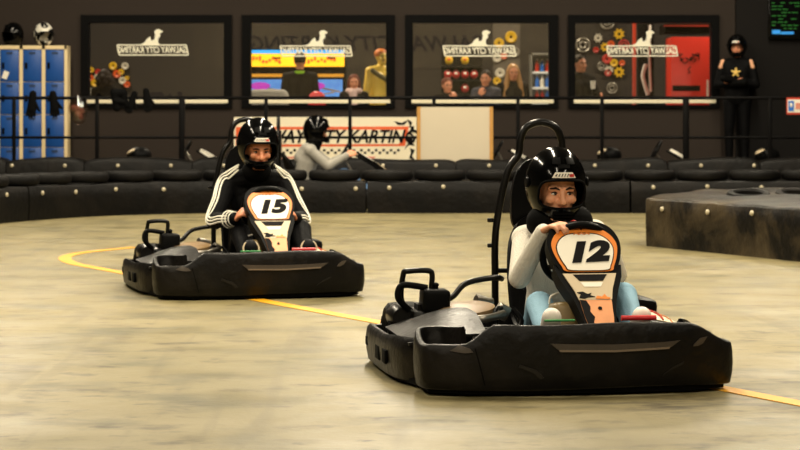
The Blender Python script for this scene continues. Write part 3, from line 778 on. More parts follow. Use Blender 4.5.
# lettering on the far wall behind the camera, which shows reflected in the panes
sg = empty('wall_banner', (0, -6.98, 3.3)); tag(sg, 'long pale banner with dark lettering high on the front wall, mirrored in the window glass', 'banner')
MB().span(-6.5, 5.5, 0, .02, -.75, .75).build('banner_cloth', M('banner_cloth', (190, 172, 132), .8, 0, .2, .7, stretch=(1, 1, .5)), sg)
fr = frame3((-.95, .03, .02), (-1, 0, 0), (0, 0, 1))
text('banner_lettering', 'GALWAY CITY KARTING', INK, sg, fr, .66, .2, .012, .002, 1.02)

# ------------------------------------------------------------------ track floor markings
def gp(px, py):
    Y = CZ*F/(py-HY); return V(((px-400)/F*Y, Y, .004))
pts = [(134, 247.5), (100, 250.8), (80, 253.2), (68, 256), (65, 259.5), (74, 263.8), (95, 268), (125, 273.5), (190, 286), (260, 300.5), (365, 320), (480, 341), (600, 364), (733, 391), (800, 404), (850, 414)]
pl = cr([gp(*p) for p in pts], 8)
rows = []
for i, p in enumerate(pl):
    t = (pl[min(i+1, len(pl)-1)]-pl[max(0, i-1)]).normalized(); n = V((-t.y, t.x, 0))
    rows.append([p+n*.05, p-n*.05])
me = MB().grid(rows, -.003); ln = me.build('floor_line', YEL); tag(ln, 'yellow painted line with a hairpin bend on the concrete track', 'line marking')

# ------------------------------------------------------------------ front barrier: belted rubber wall with tyres on top
fp = cr([(-4.9, 20.6, 0), (-4.5, 22.0, 0), (-4.05, 23.4, 0), (-3.35, 24.75, 0), (-2.3, 25.45, 0), (-1, 25.5, 0), (1, 25.5, 0), (3, 25.5, 0), (5.4, 25.5, 0), (6.2, 25.5, 0)], 12)
cum = [0]
for a, c in zip(fp, fp[1:]): cum.append(cum[-1]+(c-a).length)
def along(s):
    for i in range(len(fp)-1):
        if cum[i] <= s <= cum[i+1]:
            t = (s-cum[i])/(cum[i+1]-cum[i]); p = fp[i].lerp(fp[i+1], t); d = (fp[i+1]-fp[i]).normalized(); return p, d
    return fp[-1], (fp[-1]-fp[-2]).normalized()
S_X = lambda x: next(cum[i] for i in range(len(fp)) if fp[i].x >= x)
cuts = [0, S_X(-4.0), S_X(-2.1), S_X(-.45), S_X(1.15), S_X(2.6), cum[-1]]
desc = ['leftmost belt of the front rubber barrier, below the blue lockers', 'front rubber barrier belt left of the go-kart numbered 15', 'front rubber barrier belt behind the driver of kart 15',
        'front rubber barrier belt below the leaning white board', 'front rubber barrier belt behind the driver of kart 12', 'rightmost belt of the front rubber barrier, behind the worn corner barrier']
for i in range(len(cuts)-1):
    s0, s1 = cuts[i]+.012, cuts[i+1]-.012; n = 14; pl = []
    for j in range(n+1): pl.append(along(s0+(s1-s0)*j/n)[0])
    o = pl[n//2].copy(); br = empty('barrier', (o.x, o.y, 0)); tag(br, desc[i], 'track barrier', 'belted rubber barrier in front')
    b = MB(); b.band([p-o for p in pl], lambda x, y, f: 0, lambda x, y, f: .365+.004*math.sin(f*9+i), [(.60, 0), (0, 0), (-.008, .3), (-.01, .6), (0, .95), (.02, 1), (.30, 1.0), (.58, 1), (.6, .95)])
    b.build('belt', RUBBER, br, ang=45)
    s = s0+.25
    while s < s1-.1:
        p, d = along(s); nn = V((d.y, -d.x, 0)); q = p-o+nn*.008; q.z = .295+random.uniform(-.015, .015)
        MB().lathe([(.024, 0), (.024, .008), (.014, .016), (0, .018)], frame3(q, d, (0, 0, 1)), 12).build('bolt', BOLT, br)
        s += .62
# tyres resting on that wall
def tyre_mesh():
    R, h = .30, .118
    prof = [(.15, .02), (.17, .0), (.26, .0), (.285, .012), (.297, .03), (R, .05), (R, .07), (.296, .09), (.284, h-.012), (.262, h-.002), (.23, h), (.17, h-.004), (.15, h-.02), (.15, .02)]
    return MB().lathe(prof, Matrix(), 36).mesh('tyre')
tm = tyre_mesh(); s = .3; k = 0
while s < cum[-1]-.3:
    p, d = along(s); q = p+V((-d.y, d.x, 0))*.30
    o = link('tyre', tm, TYRE, None, (q.x, q.y, .371)); o.rotation_euler = (0, 0, random.uniform(0, 6)); 
    tag(o, 'black tyre lying flat in the row on top of the front rubber barrier', 'tyre', 'tyres along the front barrier'); k += 1
    s0 = s
    while s < cum[-1]:
        s += .01; p, d = along(s)
        if (p+V((-d.y, d.x, 0))*.30-q).length >= .606: break

# rear barrier
RY = 28.7
cutp = [-70, 6, 84, 192, 330, 456, 560, 668, 760, 880]
rd = ['far left block of the rear rubber barrier in front of the lockers', 'rear rubber barrier block below the first blue lockers, beside the clear bag', 'rear rubber barrier block below the gloves hanging on the rail',
      'rear rubber barrier block behind the head of the driver of kart 15', 'rear rubber barrier block behind the driver in the grey hoodie', 'rear rubber barrier block at the right half of the white board',
      'rear rubber barrier block behind the helmet of the driver of kart 12', 'rear rubber barrier block below the red machine window', 'rightmost rear rubber barrier block below the standing figure in black']
for i in range(len(cutp)-1):
    x0, x1 = gx(cutp[i], RY)+.006, gx(cutp[i+1], RY)-.006; o = V(((x0+x1)/2, RY, 0)); w = (x1-x0)/2
    br = empty('barrier', o); tag(br, rd[i], 'track barrier', 'rubber barrier behind')
    rows = []
    for j in range(25):
        t = -1+2*j/24; e = 1-abs(t)**14; row = []
        zt_ = .56+.018*math.sin(t*2.2+i)*e-.04*abs(t)**10
        for (yy, f) in ((0, 0), (-.012, .3), (-.015, .6), (0, .88), (.03, .97), (.09, 1.0), (.3, 1.0), (.48, .98), (.5, .6), (.5, 0)): row.append(V((t*w, yy, zt_*f)))
        rows.append(row)
    b = MB(); n, m = len(rows), len(rows[0]); vs = [p for r in rows for p in r]; fs = []
    for a in range(n-1):
        for c in range(m-1): fs.append((a*m+c, (a+1)*m+c, (a+1)*m+c+1, a*m+c+1))
        fs.append((a*m+m-1, (a+1)*m+m-1, (a+1)*m, a*m))
    fs.append(tuple(range(m))); fs.append(tuple((n-1)*m+c for c in range(m))[::-1]); b.faces(vs, fs); b.build('belt', RUBBER, br, ang=50)
    px = -41+math.ceil((cutp[i]+3+41)/53)*53
    while px < cutp[i+1]-2:
        MB().lathe([(.024, 0), (.024, .008), (.014, .016), (0, .018)], frame3((gx(px, RY)-o.x, -.008, gz(165.5, RY)), (1, 0, 0), (0, 0, 1)), 12).build('bolt', BOLT, br); px += 53

# right-hand worn corner barrier
poly = cr([(2.14, 19.3, 0), (2.2, 19.05, 0), (2.63, 18.15, 0), (3.12, 17.1, 0), (3.75, 15.9, 0), (4.6, 15.9, 0), (5.3, 17.5, 0), (5.2, 20.5, 0), (4.6, 21.7, 0), (3.8, 21.9, 0), (2.95, 21.3, 0), (2.3, 19.9, 0)], 12, True)
poly = [p for p in poly]; cen = V((3.6, 19.3, 0)); n = len(poly)
holes = [(3.13, 19.95, .2), (3.58, 20.05, .2)]
def topz(p):
    z = .42+.006*math.sin(p.x*7+p.y*3)+.004*math.sin(p.y*11-p.x*4)
    for hx, hy, hr in holes:
        d = math.hypot(p.x-hx, p.y-hy)
        z -= .03*ss(hr, hr*.55, d)
    return z
b = MB(); rings = []
for (sc_, z) in ((1, 0), (1.003, .12), (1.004, .25), (1.002, .395)): rings.append([cen+(p-cen)*sc_+V((0, 0, z)) for p in poly])
for q in range(0, 33):
    sc_ = (1-q/32)*.994
    if q == 32: sc_ = .012
    rg = []
    for p in poly:
        w = cen+(p-cen)*sc_; w = V((w.x, w.y, 0)); w.z = topz(w)-(.008 if q == 0 else 0); rg.append(w)
    rings.append(rg)
vs = [p-cen for r in rings for p in r]; fs = []
for a in range(len(rings)-1):
    for c in range(n): fs.append((a*n+c, a*n+(c+1) % n, (a+1)*n+(c+1) % n, (a+1)*n+c))
fs.append(tuple((len(rings)-1)*n+c for c in range(n))); fs.append(tuple(range(n))[::-1]); b.faces(vs, fs)
br = empty('barrier', cen); tag(br, 'worn black rubber-clad corner barrier at the right edge of the track', 'track barrier')
b.build('belt', RUBBERB, br, ang=50)
for (hx, hy, hr) in ((3.13, 19.95, .2), (3.58, 20.05, .2)):
    fr = Matrix.Translation(V((hx, hy, .395))-cen) @ Euler((.17, 0, 0)).to_matrix().to_4x4()
    MB().lathe([(hr*.62, -.08), (hr*.9, -.08), (hr, -.04), (hr, .02), (hr*.93, .045), (hr*.72, .05), (hr*.62, .035), (hr*.62, -.08)], fr, 32).build('embedded_tyre', TYRE, br)
    MB().lathe([(0, -.03), (hr*.63, -.03), (hr*.63, -.05), (0, -.05)], fr, 24).build('hole_shade', MATTB, br)  # black disc paints the shade inside the tyre
for (px, py) in ((666, 209), (709, 212), (751, 213)):
    # place on the front face line from (2.2,18.95) to (3.1,17.05)
    best = min(poly, key=lambda p: abs(400+p.x/p.y*F-px)+(100 if p.y > 19.3 else 0))
    q = best-cen+V((-.012, -.006, 0)); q.z = gz(py, best.y)
    MB().lathe([(.022, 0), (.022, .01), (.014, .018), (0, .02)], frame3(q, (.43, -.9, 0), (0, 0, 1)), 12).build('bolt', BOLT, br)

# ================================================================== karts and drivers
k12 = make_kart('black go-kart with orange-edged number 12 plate, nearest on the track', '12')
k12.location = (.75, 9.0, 0); k12.rotation_euler = (0, 0, math.radians(8.3))
k15 = make_kart('black go-kart with orange-edged number 15 plate, following behind on the left', '15')
k15.location = (-.83, 13.68, 0); k15.rotation_euler = (0, 0, math.radians(13.8))
kh = make_kart('black go-kart seen side-on, driven along the back lane by the hooded driver', '', True, None, BLK, True)
kh.location = (.106, 27.3-OX, 0); kh.rotation_euler = (0, 0, math.radians(90))
kp = make_kart('parked go-kart without roll hoop', '', False, None, WHITE, True)
spots = [(135, 'parked black go-kart without roll hoop, below the leftmost window behind the barrier'), (447, 'parked black go-kart without roll hoop, mostly hidden behind the white board'),
         (606, 'parked black go-kart without roll hoop, its red and white nose tilted below the rightmost window'), (764, 'parked black go-kart without roll hoop, at the right edge below the standing figure in black')]
for i, (px, lb) in enumerate(spots):
    o = kp if i == 0 else copy_tree(kp); X0 = gx(px, 30.2)
    o.location = (X0+1.5, 30.27-OX, .02 if False else 0); o.rotation_euler = (0, 0, math.radians(90)); tag(o, lb, 'go-kart', 'parked go-karts behind the barrier')

# driver of kart 12
o = OX; s_ = 0
J12 = dict(pelvis=(o, 1.30, .19), chest=(o, 1.24, .47), neck=(o-.01, 1.17, .635), head=(o-.03, 1.11, .787),
           shR=(o-.16, 1.20, .575), shL=(o+.165, 1.20, .60), elR=(o-.225, 1.00, .41), elL=(o+.225, 1.02, .42), wrR=(o-.145, .845, .628), wrL=(o+.15, .87, .575),
           hipR=(o-.08, 1.22, .19), hipL=(o+.08, 1.22, .19), knR=(o-.175, .80, .305), knL=(o+.205, .80, .34), anR=(o-.20, .50, .19), anL=(o+.185, .50, .19),
           toeR=(o-.205, .415, .275), toeL=(o+.185, .415, .275))
hd = {'R': ((.42, -.75, .32), (.35, -.25, -.9), (1, .1, -.1), 40), 'L': ((-.35, -.75, .5), (-.2, -.3, -.9), (-1, 0, 0), 44)}
p12, H, v12 = person(J12, 'person in white knit sweater, light jeans and black helmet driving kart 12', k12, KNIT, DENIM, SHOEW, SKIN, .0055, hd, True, .92, topname='sweater', legname='jeans', headrot=(.06, 0, .05), arm_t=1.0, headsc=1.1, look=.003, waist=.9)
HH = Matrix.Translation((o-.03, 1.135, .826)) @ Euler((.06, 0, .05)).to_matrix().to_4x4()
helmet(p12, HH, GLOSSB, True)
b = MB(); b.cap((o-.06, 1.14, .655), (o+.04, 1.14, .655), .105, .105, .8, (0, 0, 1)); b.cap((o-.03, 1.13, .64), (o-.03, 1.14, .67), .10, .09); b.cap((o-.1, 1.16, .635), (o+.09, 1.16, .635), .06, .06)
nw = link('scarf', blob(b, .008, 4), MATTB, p12)
MB().ell((o+.03, 1.035, .655), (.018, .01, .012), 10, 8).build('scarf_tag', REDV, nw)
# driver of kart 15
J15 = dict(pelvis=(o, 1.30, .20), chest=(o, 1.27, .56), neck=(o, 1.20, .75), head=(o, 1.10, .905),
           shR=(o-.18, 1.23, .69), shL=(o+.18, 1.23, .69), elR=(o-.30, 1.08, .44), elL=(o+.285, 1.06, .44), wrR=(o-.20, .83, .46), wrL=(o+.19, .83, .46),
           hipR=(o-.09, 1.22, .20), hipL=(o+.09, 1.22, .20), knR=(o-.16, .84, .36), knL=(o+.24, .86, .38), anR=(o-.17, .50, .2), anL=(o+.20, .52, .2),
           toeR=(o-.175, .42, .29), toeL=(o+.20, .43, .29))
hd15 = {'R': ((.35, -.75, .55), (.85, -.1, -.4), (.0, .5, .8), 45), 'L': ((-.35, -.75, .55), (-.85, -.1, -.4), (0, .5, .8), 45)}
p15, H, v15 = person(J15, 'person in black tracksuit with white sleeve stripes and black helmet driving kart 15', k15, TRACK, TRACK, SHOED, SKIN2, .0065, hd15, True, 1.06, headsc=1.06, headrot=(.22, 0, .03), waist=1.0)
HH = Matrix.Translation((o, 1.13, .95)) @ Euler((.2, 0, .03)).to_matrix().to_4x4()
helmet(p15, HH, GLOSSB, True)
b = MB(); b.cap((o-.02, 1.17, .76), (o+.02, 1.17, .76), .08, .08); b.cap((o, 1.16, .78), (o, 1.17, .82), .085, .08); link('neck_warmer', blob(b, .009, 4), MATTB, p15)
for sx in (-1, 1):
    K = 'RL'[sx > 0]; sh, el, wr, nk = v15['sh'+K], v15['el'+K], v15['wr'+K], v15['neck']
    for q in (-1, 0, 1):
        pts = []; rads = []
        path = cr([nk+V((sx*.085, -.02, -.005)), sh+V((sx*.0, 0, .0)), sh.lerp(el, .5), el, el.lerp(wr, .45), el.lerp(wr, .85)], 8)
        for i, p in enumerate(path):
            t = i/(len(path)-1)
            tt = (path[min(i+1, len(path)-1)]-path[max(i-1, 0)]).normalized()
            outw = V((sx*1.0, -.75, .15)) if t > .2 else V((sx*.25, -.55, .8)).lerp(V((sx*1., -.75, .15)), t/.2)
            outw = (outw-tt*outw.dot(tt)).normalized(); side = tt.cross(outw).normalized()
            rad = (.068 if t < .2 else .068-.026*(t-.2)/.8)*1.0+.0005
            a = q*.40
            pts.append(p+outw*rad*math.cos(a)+side*rad*math.sin(a))
        MB().tube(pts, .0062, 6).build('sleeve_stripe', STRIPE, p15)
    for q in (.70, .82, .94):
        c = el.lerp(wr, q); fr = frame3(c, (wr-el).cross(V((0, 0, 1))), (wr-el).cross((wr-el).cross(V((0, 0, 1)))))
        if sx < 0: MB().torus(fr, .056-.010*(q-.7)/.24, .0045, 24, 8).build('cuff_stripe', STRIPE, p15)
    an, toe = v15['an'+K], v15['toe'+K]
    MB().torus(frame3(toe+V((0, -.035, .0)), (1, 0, 0), (0, .25, 1)), .05, .006, 24, 6).build('shoe_piping', CREAM, p15)

# hooded driver in the back lane
JH = dict(pelvis=(o, 1.34, .22), chest=(o, 1.24, .56), neck=(o, 1.19, .74), head=(o, 1.12, .90),
          shR=(o-.18, 1.20, .69), shL=(o+.18, 1.20, .69), elR=(o-.21, .98, .50), elL=(o+.21, .98, .52), wrR=(o-.16, .76, .63), wrL=(o+.16, .76, .63),
          hipR=(o-.09, 1.25, .22), hipL=(o+.09, 1.25, .22), knR=(o-.16, .80, .40), knL=(o+.2, .80, .40), anR=(o-.18, .5, .2), anL=(o+.18, .5, .2), toeR=(o-.18, .42, .27), toeL=(o+.18, .42, .27))
hdH = {'R': ((.2, -.9, .3), (.8, 0, -.5), (0, .3, .9), 45), 'L': ((-.2, -.9, .3), (-.8, 0, -.5), (0, .3, .9), 45)}
ph, H, vh = person(JH, 'person in grey hoodie, jeans and black helmet driving side-on in the back lane', kh, HOOD, DENIMB, SHOED, SKIN2, .01, hdH, True, 1.1, topname='hoodie', legname='jeans')
helmet(ph, Matrix.Translation((o, 1.14, .945)), GLOSSB, False, 1.06)
b = MB(); b.cap((o, 1.18, .74), (o, 1.15, .83), .10, .105); link('neck_warmer', blob(b, .01, 3), MATTB, ph)
b = MB(); b.cap((o-.07, 1.25, .72), (o+.07, 1.25, .72), .07, .07); b.cap((o-.04, 1.31, .60), (o-.04, 1.26, .70), .10, .08); b.cap((o+.04, 1.31, .60), (o+.04, 1.26, .70), .10, .08); link('hood', blob(b, .012, 4), HOOD, ph)

# ================================================================== rail and what hangs on it
RLY = 29.35
r = empty('guard_rail', (0, RLY, 0)); tag(r, 'long black two-bar guard rail in front of the windows', 'railing')
b = MB(); b.tube([(-8, 0, gz(98, RLY)), (8, 0, gz(98, RLY))], .022, 10); b.build('top_rail', RAIL, r)
b = MB(); b.tube([(-8, 0, gz(137.5, RLY)), (8, 0, gz(137.5, RLY))], .018, 10); b.build('lower_rail', RAIL, r)
for i in range(-1, 11):
    px = 14+84*i
    if px == 98: px = 97
    th = .040 if px in (182, 686) else .024
    b = MB(); b.span(gx(px, RLY)-th, gx(px, RLY)+th, -.025, .025, 0, gz(98, RLY)+.015, .004); b.build('post', RAIL, r)
def glove(px, py, lb, rot=0, sc=1.0):
    b = MB(); w = V((0, 0, 0))
    b.cap((0, 0, 0), (0, 0, -.07*sc), .04*sc, .045*sc, .5, (0, 1, 0)); b.cap((0, 0, -.07*sc), (0, 0, -.16*sc), .045*sc, .05*sc, .5, (0, 1, 0))
    for q in (-.036, -.012, .012, .036): b.cap((q*sc, 0, -.16*sc), (q*1.25*sc, -.01, (-.26+abs(q)*.8)*sc), .016*sc, .012*sc)
    b.cap((.04*sc, 0, -.1*sc), (.085*sc, -.01, -.17*sc), .018*sc, .014*sc)
    o = link('glove', blob(b, .008, 3), MATTB, None, at(px, py, RLY-.05)); o.rotation_euler = (0, rot, 0)
    tag(o, lb, 'glove', 'gloves on the guard rail'); return o
glove(33, 94, 'black glove hanging on the rail before the middle locker column', .1, 1.25)
glove(53, 94, 'black glove hanging on the rail before the right locker column', -.1, 1.2)
glove(146, 91, 'black glove hanging on the rail before the leftmost window, rightmost of its gloves', -.1, 1.1)
glove(134.5, 94, 'thin black glove hanging on the rail left of the rightmost one at that window', .35, 1.05)
def mask(px, py, lb, sx=1):
    b = MB(); b.cap((-.06, 0, 0), (.06, 0, 0), .06, .055, .7, (0, 1, 0)); b.cap((-.05, 0, -.02), (-.03, 0, -.2), .06, .05, .7, (0, 1, 0)); b.cap((.06, -.01, 0), (.1*sx, -.01, -.16), .05, .03, .6, (0, 1, 0))
    b.cap((-.05, 0, -.1), (.06, 0, -.12), .05, .04)
    o = link('balaclava', blob(b, .01, 3), MATTB, None, at(px, py, RLY-.075)); tag(o, lb, 'balaclava')
mask(119, 93, 'bunched black cloth draped over the rail before the leftmost window')
b = MB(); b.cap((0, 0, 0), (0, 0, -.12), .05, .13, .6, (0, 1, 0)); b.cap((0, 0, -.12), (.01, 0, -.24), .13, .10, .6, (0, 1, 0))
o = link('plastic_bag', blob(b, .012, 3), BAG, None, at(78, 99, RLY-.06)); tag(o, 'clear plastic bag hanging on the rail beside the lockers', 'bag')
b = MB(); b.cap((-.05, 0, -.12), (.05, 0, -.16), .05, .04, .7, (0, 1, 0)); b.cap((.0, 0, -.2), (.03, 0, -.24), .045, .04); link('bag_contents', blob(b, .01, 3), M('reddish_cloth', (110, 66, 52), .8), o)
# small sign on the rail
sg = empty('small_sign', at(794, 106, RLY-.04)); tag(sg, 'small red-edged sign with blue symbol on the rail at the far right', 'sign')
k = RLY/F
MB().box((0, 0, 0), (15*k, .01, 17*k)).build('sign_edge', SIGNR, sg); MB().box((0, -.006, 0), (13*k, .006, 13*k)).build('sign_face', WHITE, sg)
MB().box((-3*k, -.011, 0), (5.6*k, .006, 10*k)).build('blue_symbol', SIGNB, sg); MB().ell((-3*k, -.015, 1*k), (1.3*k, .004, 2.4*k), 12, 8).build('symbol_mark', WHITE, sg)
MB().box((4*k, -.011, 0), (5*k, .006, 6*k)).build('pink_symbol', SIGNP, sg)
# whiteboard
BY = 29.28
wb = empty('whiteboard', (gx(455, BY), BY, 0)); tag(wb, 'blank cream board with pine side edges leaning on the guard rail', 'board')
wb.rotation_euler = (math.radians(-1), 0, 0)
w = gx(493, BY)-gx(417, BY); z1 = gz(107, BY)
MB().span(-w/2+.045, w/2-.045, -.03, 0, .02, z1).build('board_panel', BOARD, wb)
for sx in (-1, 1): MB().span(sx*w/2, sx*(w/2-.045), -.045, .01, 0, z1+.002).build('edge_strip', BOARDF, wb)
# low banner on the wall
BNY = 31.44
bn = empty('wall_banner', (gx(326, BNY), BNY, 0)); tag(bn, 'white karting banner with orange lettered stripe on the wall below the second window', 'banner')
def bl(px, py, d=0): return V((gx(px, BNY)-bn.location.x, -d, gz(py, BNY)))
fr0 = frame3(bl(326, 140), (1, 0, 0), (0, 0, 1)); kk = BNY/F
def bp(px, py): return ((px-326)*kk, (140-py)*kk)
MB().prism([bp(234, 176), bp(416.5, 176), bp(416.5, 117), bp(234, 117)], fr0, 0, .02).build('banner_sheet', BANW, bn)
MB().prism([bp(236, 147), bp(405, 146), bp(409, 126.5), bp(236, 127)], fr0, .02, .024).build('orange_stripe', BANO, bn)
MB().prism([bp(248, 144.5), bp(399, 144), bp(404, 129.5), bp(252, 129.5)], fr0, .024, .027).build('white_stripe', BANW, bn)
fr = frame3(bl(326, 137, .033), (1, 0, 0), (0, 0, 1))
text('banner_lettering', 'GALWAY CITY KARTING', INK, bn, fr, .255, .3, .006, .002, .88)
b = MB()
for i in range(44):
    x = 238+i*3.7
    b.prism([bp(x, 151.5 if i % 2 else 154), bp(x+2.6, 151.5 if i % 2 else 154), bp(x+2.6, 149 if i % 2 else 151.5), bp(x, 149 if i % 2 else 151.5)], fr0, .02, .023)
b.build('chequer_strip', INK, bn)
b = MB()
for i in range(5): b.prism([bp(255+i*26, 158.5), bp(270+i*26, 158.5), bp(272+i*26, 156.5), bp(257+i*26, 156.5)], fr0, .02, .023)
b.build('salmon_dashes', SIGNP, bn)
for poly_ in ([(394, 121), (398, 125), (404, 125), (408, 121), (405, 121), (402, 123), (398, 122)], [(407, 119), (412, 122), (409, 127), (414, 126), (414, 131), (410, 130), (414, 137), (408, 134), (411, 128)],
              [(405, 140), (413, 136), (412, 142), (415, 146), (409, 145), (404, 150), (408, 143)], [(410, 148), (415, 150), (412, 156), (415, 160), (409, 158), (411, 153)]):
    MB().prism([bp(*p) for p in poly_], fr0, .02, .024).build('tribal_mark', INK, bn)

# lockers with two helmets on top
LY = 30.9
lk = empty('locker', (0, LY, 0)); tag(lk, 'cream steel locker bank with blue doors at the left edge', 'locker')
xs_ = [-2, 21, 43.5, 66]; zl = gz(45.5, LY); bot = .1
b = MB(); b.span(gx(-3, LY), gx(67, LY), .02, .3, .05, zl); 
for p in (-2, 21.3, 43.6, 66): b.span(gx(p, LY)-.022, gx(p, LY)+.022, -.012, .02, .05, zl)
b.span(gx(-3, LY), gx(67, LY), -.012, .02, zl-.05, zl)
b.build('locker_body', LOCKC, lk)
dh = (zl-.05-.07)/4.35
for ci in range(3):
    xa, xb = gx(xs_[ci], LY)+.028, gx(xs_[ci+1], LY)-.028
    for ri in range(4):
        z1 = zl-.055-ri*.455; z0 = z1-.445
        d = MB().span(xa, xb, 0, .03, z0, z1, .006).build('door', BLUE, lk)
        MB().box((xa+.045, -.008, z0+.22), (.035, .018, .085), None, .004).build('latch', MATTB, d)
        MB().box(((xa+xb)/2, -.004, z1-.05), (.085, .006, .03)).build('number_tag', M('tag_dark', (20, 48, 86), .5) if (ci, ri) == (0, 0) else bpy.data.materials['tag_dark'], d)
        if (ci, ri) == (0, 0): MB().box((gx(5.5, LY), -.006, gz(75, LY)), (.075, .006, .11), (0, .35, 0)).build('paper_sticker', WHITE, d)
CAMO, _n, _b = nt('black_white_pattern'); _b.inputs['Roughness'].default_value = .25
_t = _n.nodes.new('ShaderNodeTexCoord'); _o = _n.nodes.new('ShaderNodeTexNoise'); _o.inputs['Scale'].default_value = 9; _o.inputs['Detail'].default_value = 1
_r = _n.nodes.new('ShaderNodeValToRGB'); _r.color_ramp.interpolation = 'CONSTANT'; _r.color_ramp.elements[0].color = (.005, .005, .005, 1); _r.color_ramp.elements[1].color = (.75, .72, .62, 1); _r.color_ramp.elements[1].position = .47
_n.links.new(_t.outputs['Object'], _o.inputs['Vector']); _n.links.new(_o.outputs['Fac'], _r.inputs[0]); _n.links.new(_r.outputs[0], _b.inputs['Base Color'])
def loose_helmet(px, py, Y, lb, rz, shell, patch=None):
    e = empty('crash_helmet', (gx(px, Y), Y, gz(py, Y)), rz); tag(e, lb, 'helmet')
    h = helmet(e, Matrix.Translation((0, 0, .142)), shell, False, 1.0, name='helmet_shell')
    if patch:
        for (az, el, r_, m) in patch:
            a, q = math.radians(az), math.radians(el); p = V((math.sin(a)*math.cos(q)*.139, -math.cos(a)*math.cos(q)*.16, .142+math.sin(q)*.15))
            MB().ell(p*1.0, (r_, r_, r_*.8), 12, 8).build('white_patch', m, h)
    return e
loose_helmet(13.5, 44.5, LY+.2, 'plain black crash helmet on top of the lockers, the left one', -.6, GLOSSB)
loose_helmet(43.5, 44.5, LY+.2, 'black and white crash helmet on top of the lockers, the right one', .3, CAMO)

# standing figure in black race suit
PATCH = M('pink_patch', (226, 168, 128), .6)
EZ = at(738, 60, 31.0)
JM = standing(1.78)
JM.update(elR=(-.27, -.02, 1.13), elL=(.27, -.02, 1.13), wrR=(.0, -.2, 1.15), wrL=(-.02, -.17, 1.19))
hdM = {'R': ((1, -.1, .1), (0, 1, 0), (0, 0, 1), 15), 'L': ((-1, -.1, -.1), (0, 1, 0), (0, 0, 1), 15)}
pm, H, v = person(JM, 'person standing in black race suit and helmet with arms folded, beside the rightmost window', None, TRACK, TRACK, SHOED, SKIN2, .012, hdM, True, 1.05, topname='race_suit_top')
pm.location = (gx(737, 31.12), 31.12, .415); pm.rotation_euler = (0, 0, -.25)
helmet(pm, H @ Matrix.Translation((0, -.0, .035)), GLOSSB, True)
for s_ in (-1, 1):
    b = MB(); b.cap(v['shR' if s_ < 0 else 'shL']+V((0, -.035, .03)), v['shR' if s_ < 0 else 'shL']+V((s_*.03, -.05, -.05)), .035, .03); link('shoulder_patch', blob(b, .008, 3), PATCH, pm)
    kx = 'RL'[s_ > 0]; d_ = (v['wr'+kx]-v['el'+kx]).normalized(); b = MB(); b.cap(v['wr'+kx]-d_*.03, v['wr'+kx]+d_*.15, .055, .055); link('glove', blob(b, .01, 3), MATTB, pm)
b = MB()
for a in range(5): b.cap((0, -.155, 1.30), (.06*math.cos(a*1.25+.3), -.16, 1.30+.06*math.sin(a*1.25+.3)), .02, .012)
link('chest_emblem', blob(b, .006, 2), M('emblem_yellow', (226, 190, 96), .5), pm)
pd = MB().box((0, 0, .2), (.8, .44, .40), None, .01); o = pd.build('plinth', MATTB, None, (gx(737, 31.12), 31.14, 0)); tag(o, 'low black plinth under the standing figure in black', 'plinth')

# tv screen at top right
TY = WY-.2
tv = empty('tv_screen', at(785, 20, TY)); tag(tv, 'black timing screen with green rows high on the right wall', 'screen')
k = TY/F
MB().box((0, .03, 4*k), (33*k, .07, 46*k), None, .01).build('tv_case', GLOSSB, tv); MB().box((0, -.008, 4*k), (30*k, .006, 42*k)).build('tv_display', TVB, tv)
b = MB(); rr = random.Random(3)
for i in range(9):
    x = -13.5
    z = 17-i*3.2
    while x < 11:
        l = rr.uniform(2, 6)
        if rr.random() < .6: b.box(((x+l/2)*k, -.012, z*k), (l*k, .003, .8*k))
        x += l+1.2
b.build('green_rows', TVG, tv)
b = MB(); b.box((-9*k, -.012, -12*k), (8*k, .003, 4*k)); b.box((2*k, -.012, -13*k), (13*k, .003, 2.5*k)); b.build('blue_blocks', TVL, tv)

# ================================================================== the lounge behind the windows
b = MB(); b.span(-8, 8, WY+.2, 36, 0, .22); struct(b.build('floor_lounge', INFLOOR))
b = MB(); b.span(-8, 8, 36, 36.2, 0, 4.2); struct(b.build('wall_lounge_back', INWALL))
b = MB(); b.span(-8.2, -8, WY+.2, 36.2, 0, 4.2); struct(b.build('wall_lounge_left', INWALL))
b = MB(); b.span(8, 8.2, WY+.2, 36.2, 0, 4.2); struct(b.build('wall_lounge_right', INWALL))
b = MB(); b.span(-8.2, 8.2, WY+.2, 36.2, 4.2, 4.3); struct(b.build('ceiling_lounge', CEIL))
FZ = .22
def spect(px, headpy, Y, label, top, legs, hair, rz=0, J=None, scl=None, hands=None, skin=SKIN2, hairf=None, group=None, tn='coat'):
    hz = gz(headpy, Y)-FZ; h = hz/.92
    JJ = standing(h)
    if J: JJ.update(J(h))
    q = h/1.7
    p, H, v = person(JJ, label, None, top, legs, SHOED, skin, .012, hands, True, q, topname=tn, headsc=max(.85, q**.5), brow=hair)
    p.location = (gx(px, Y), Y, FZ); p.rotation_euler = (0, 0, rz)
    b = MB(); s = max(.85, q**.5)
    def Q(x, y, z): return H @ V((x*s, y*s, z*s))
    b.ell(Q(0, .026, .05), (.090*s, .098*s, .092*s), 20, 14)
    if hairf: hairf(b, Q, s)
    link('hair', blob(b, .01, 3), hair, p)
    return p, H, v
def longhair(b, Q, s):
    for sx in (-1, 1):
        b.cap(Q(sx*.07, 0, .03), Q(sx*.1, -.02, -.16), .035*s, .04*s); b.cap(Q(sx*.1, -.02, -.16), Q(sx*.13, -.05, -.34), .045*s, .03*s)
    b.cap(Q(0, .06, .02), Q(0, .07, -.2), .08*s, .09*s)
def bob(b, Q, s):
    for sx in (-1, 1): b.cap(Q(sx*.07, .0, .03), Q(sx*.08, .0, -.1), .032*s, .03*s)
    b.cap(Q(0, .05, .02), Q(0, .06, -.1), .08*s, .07*s)
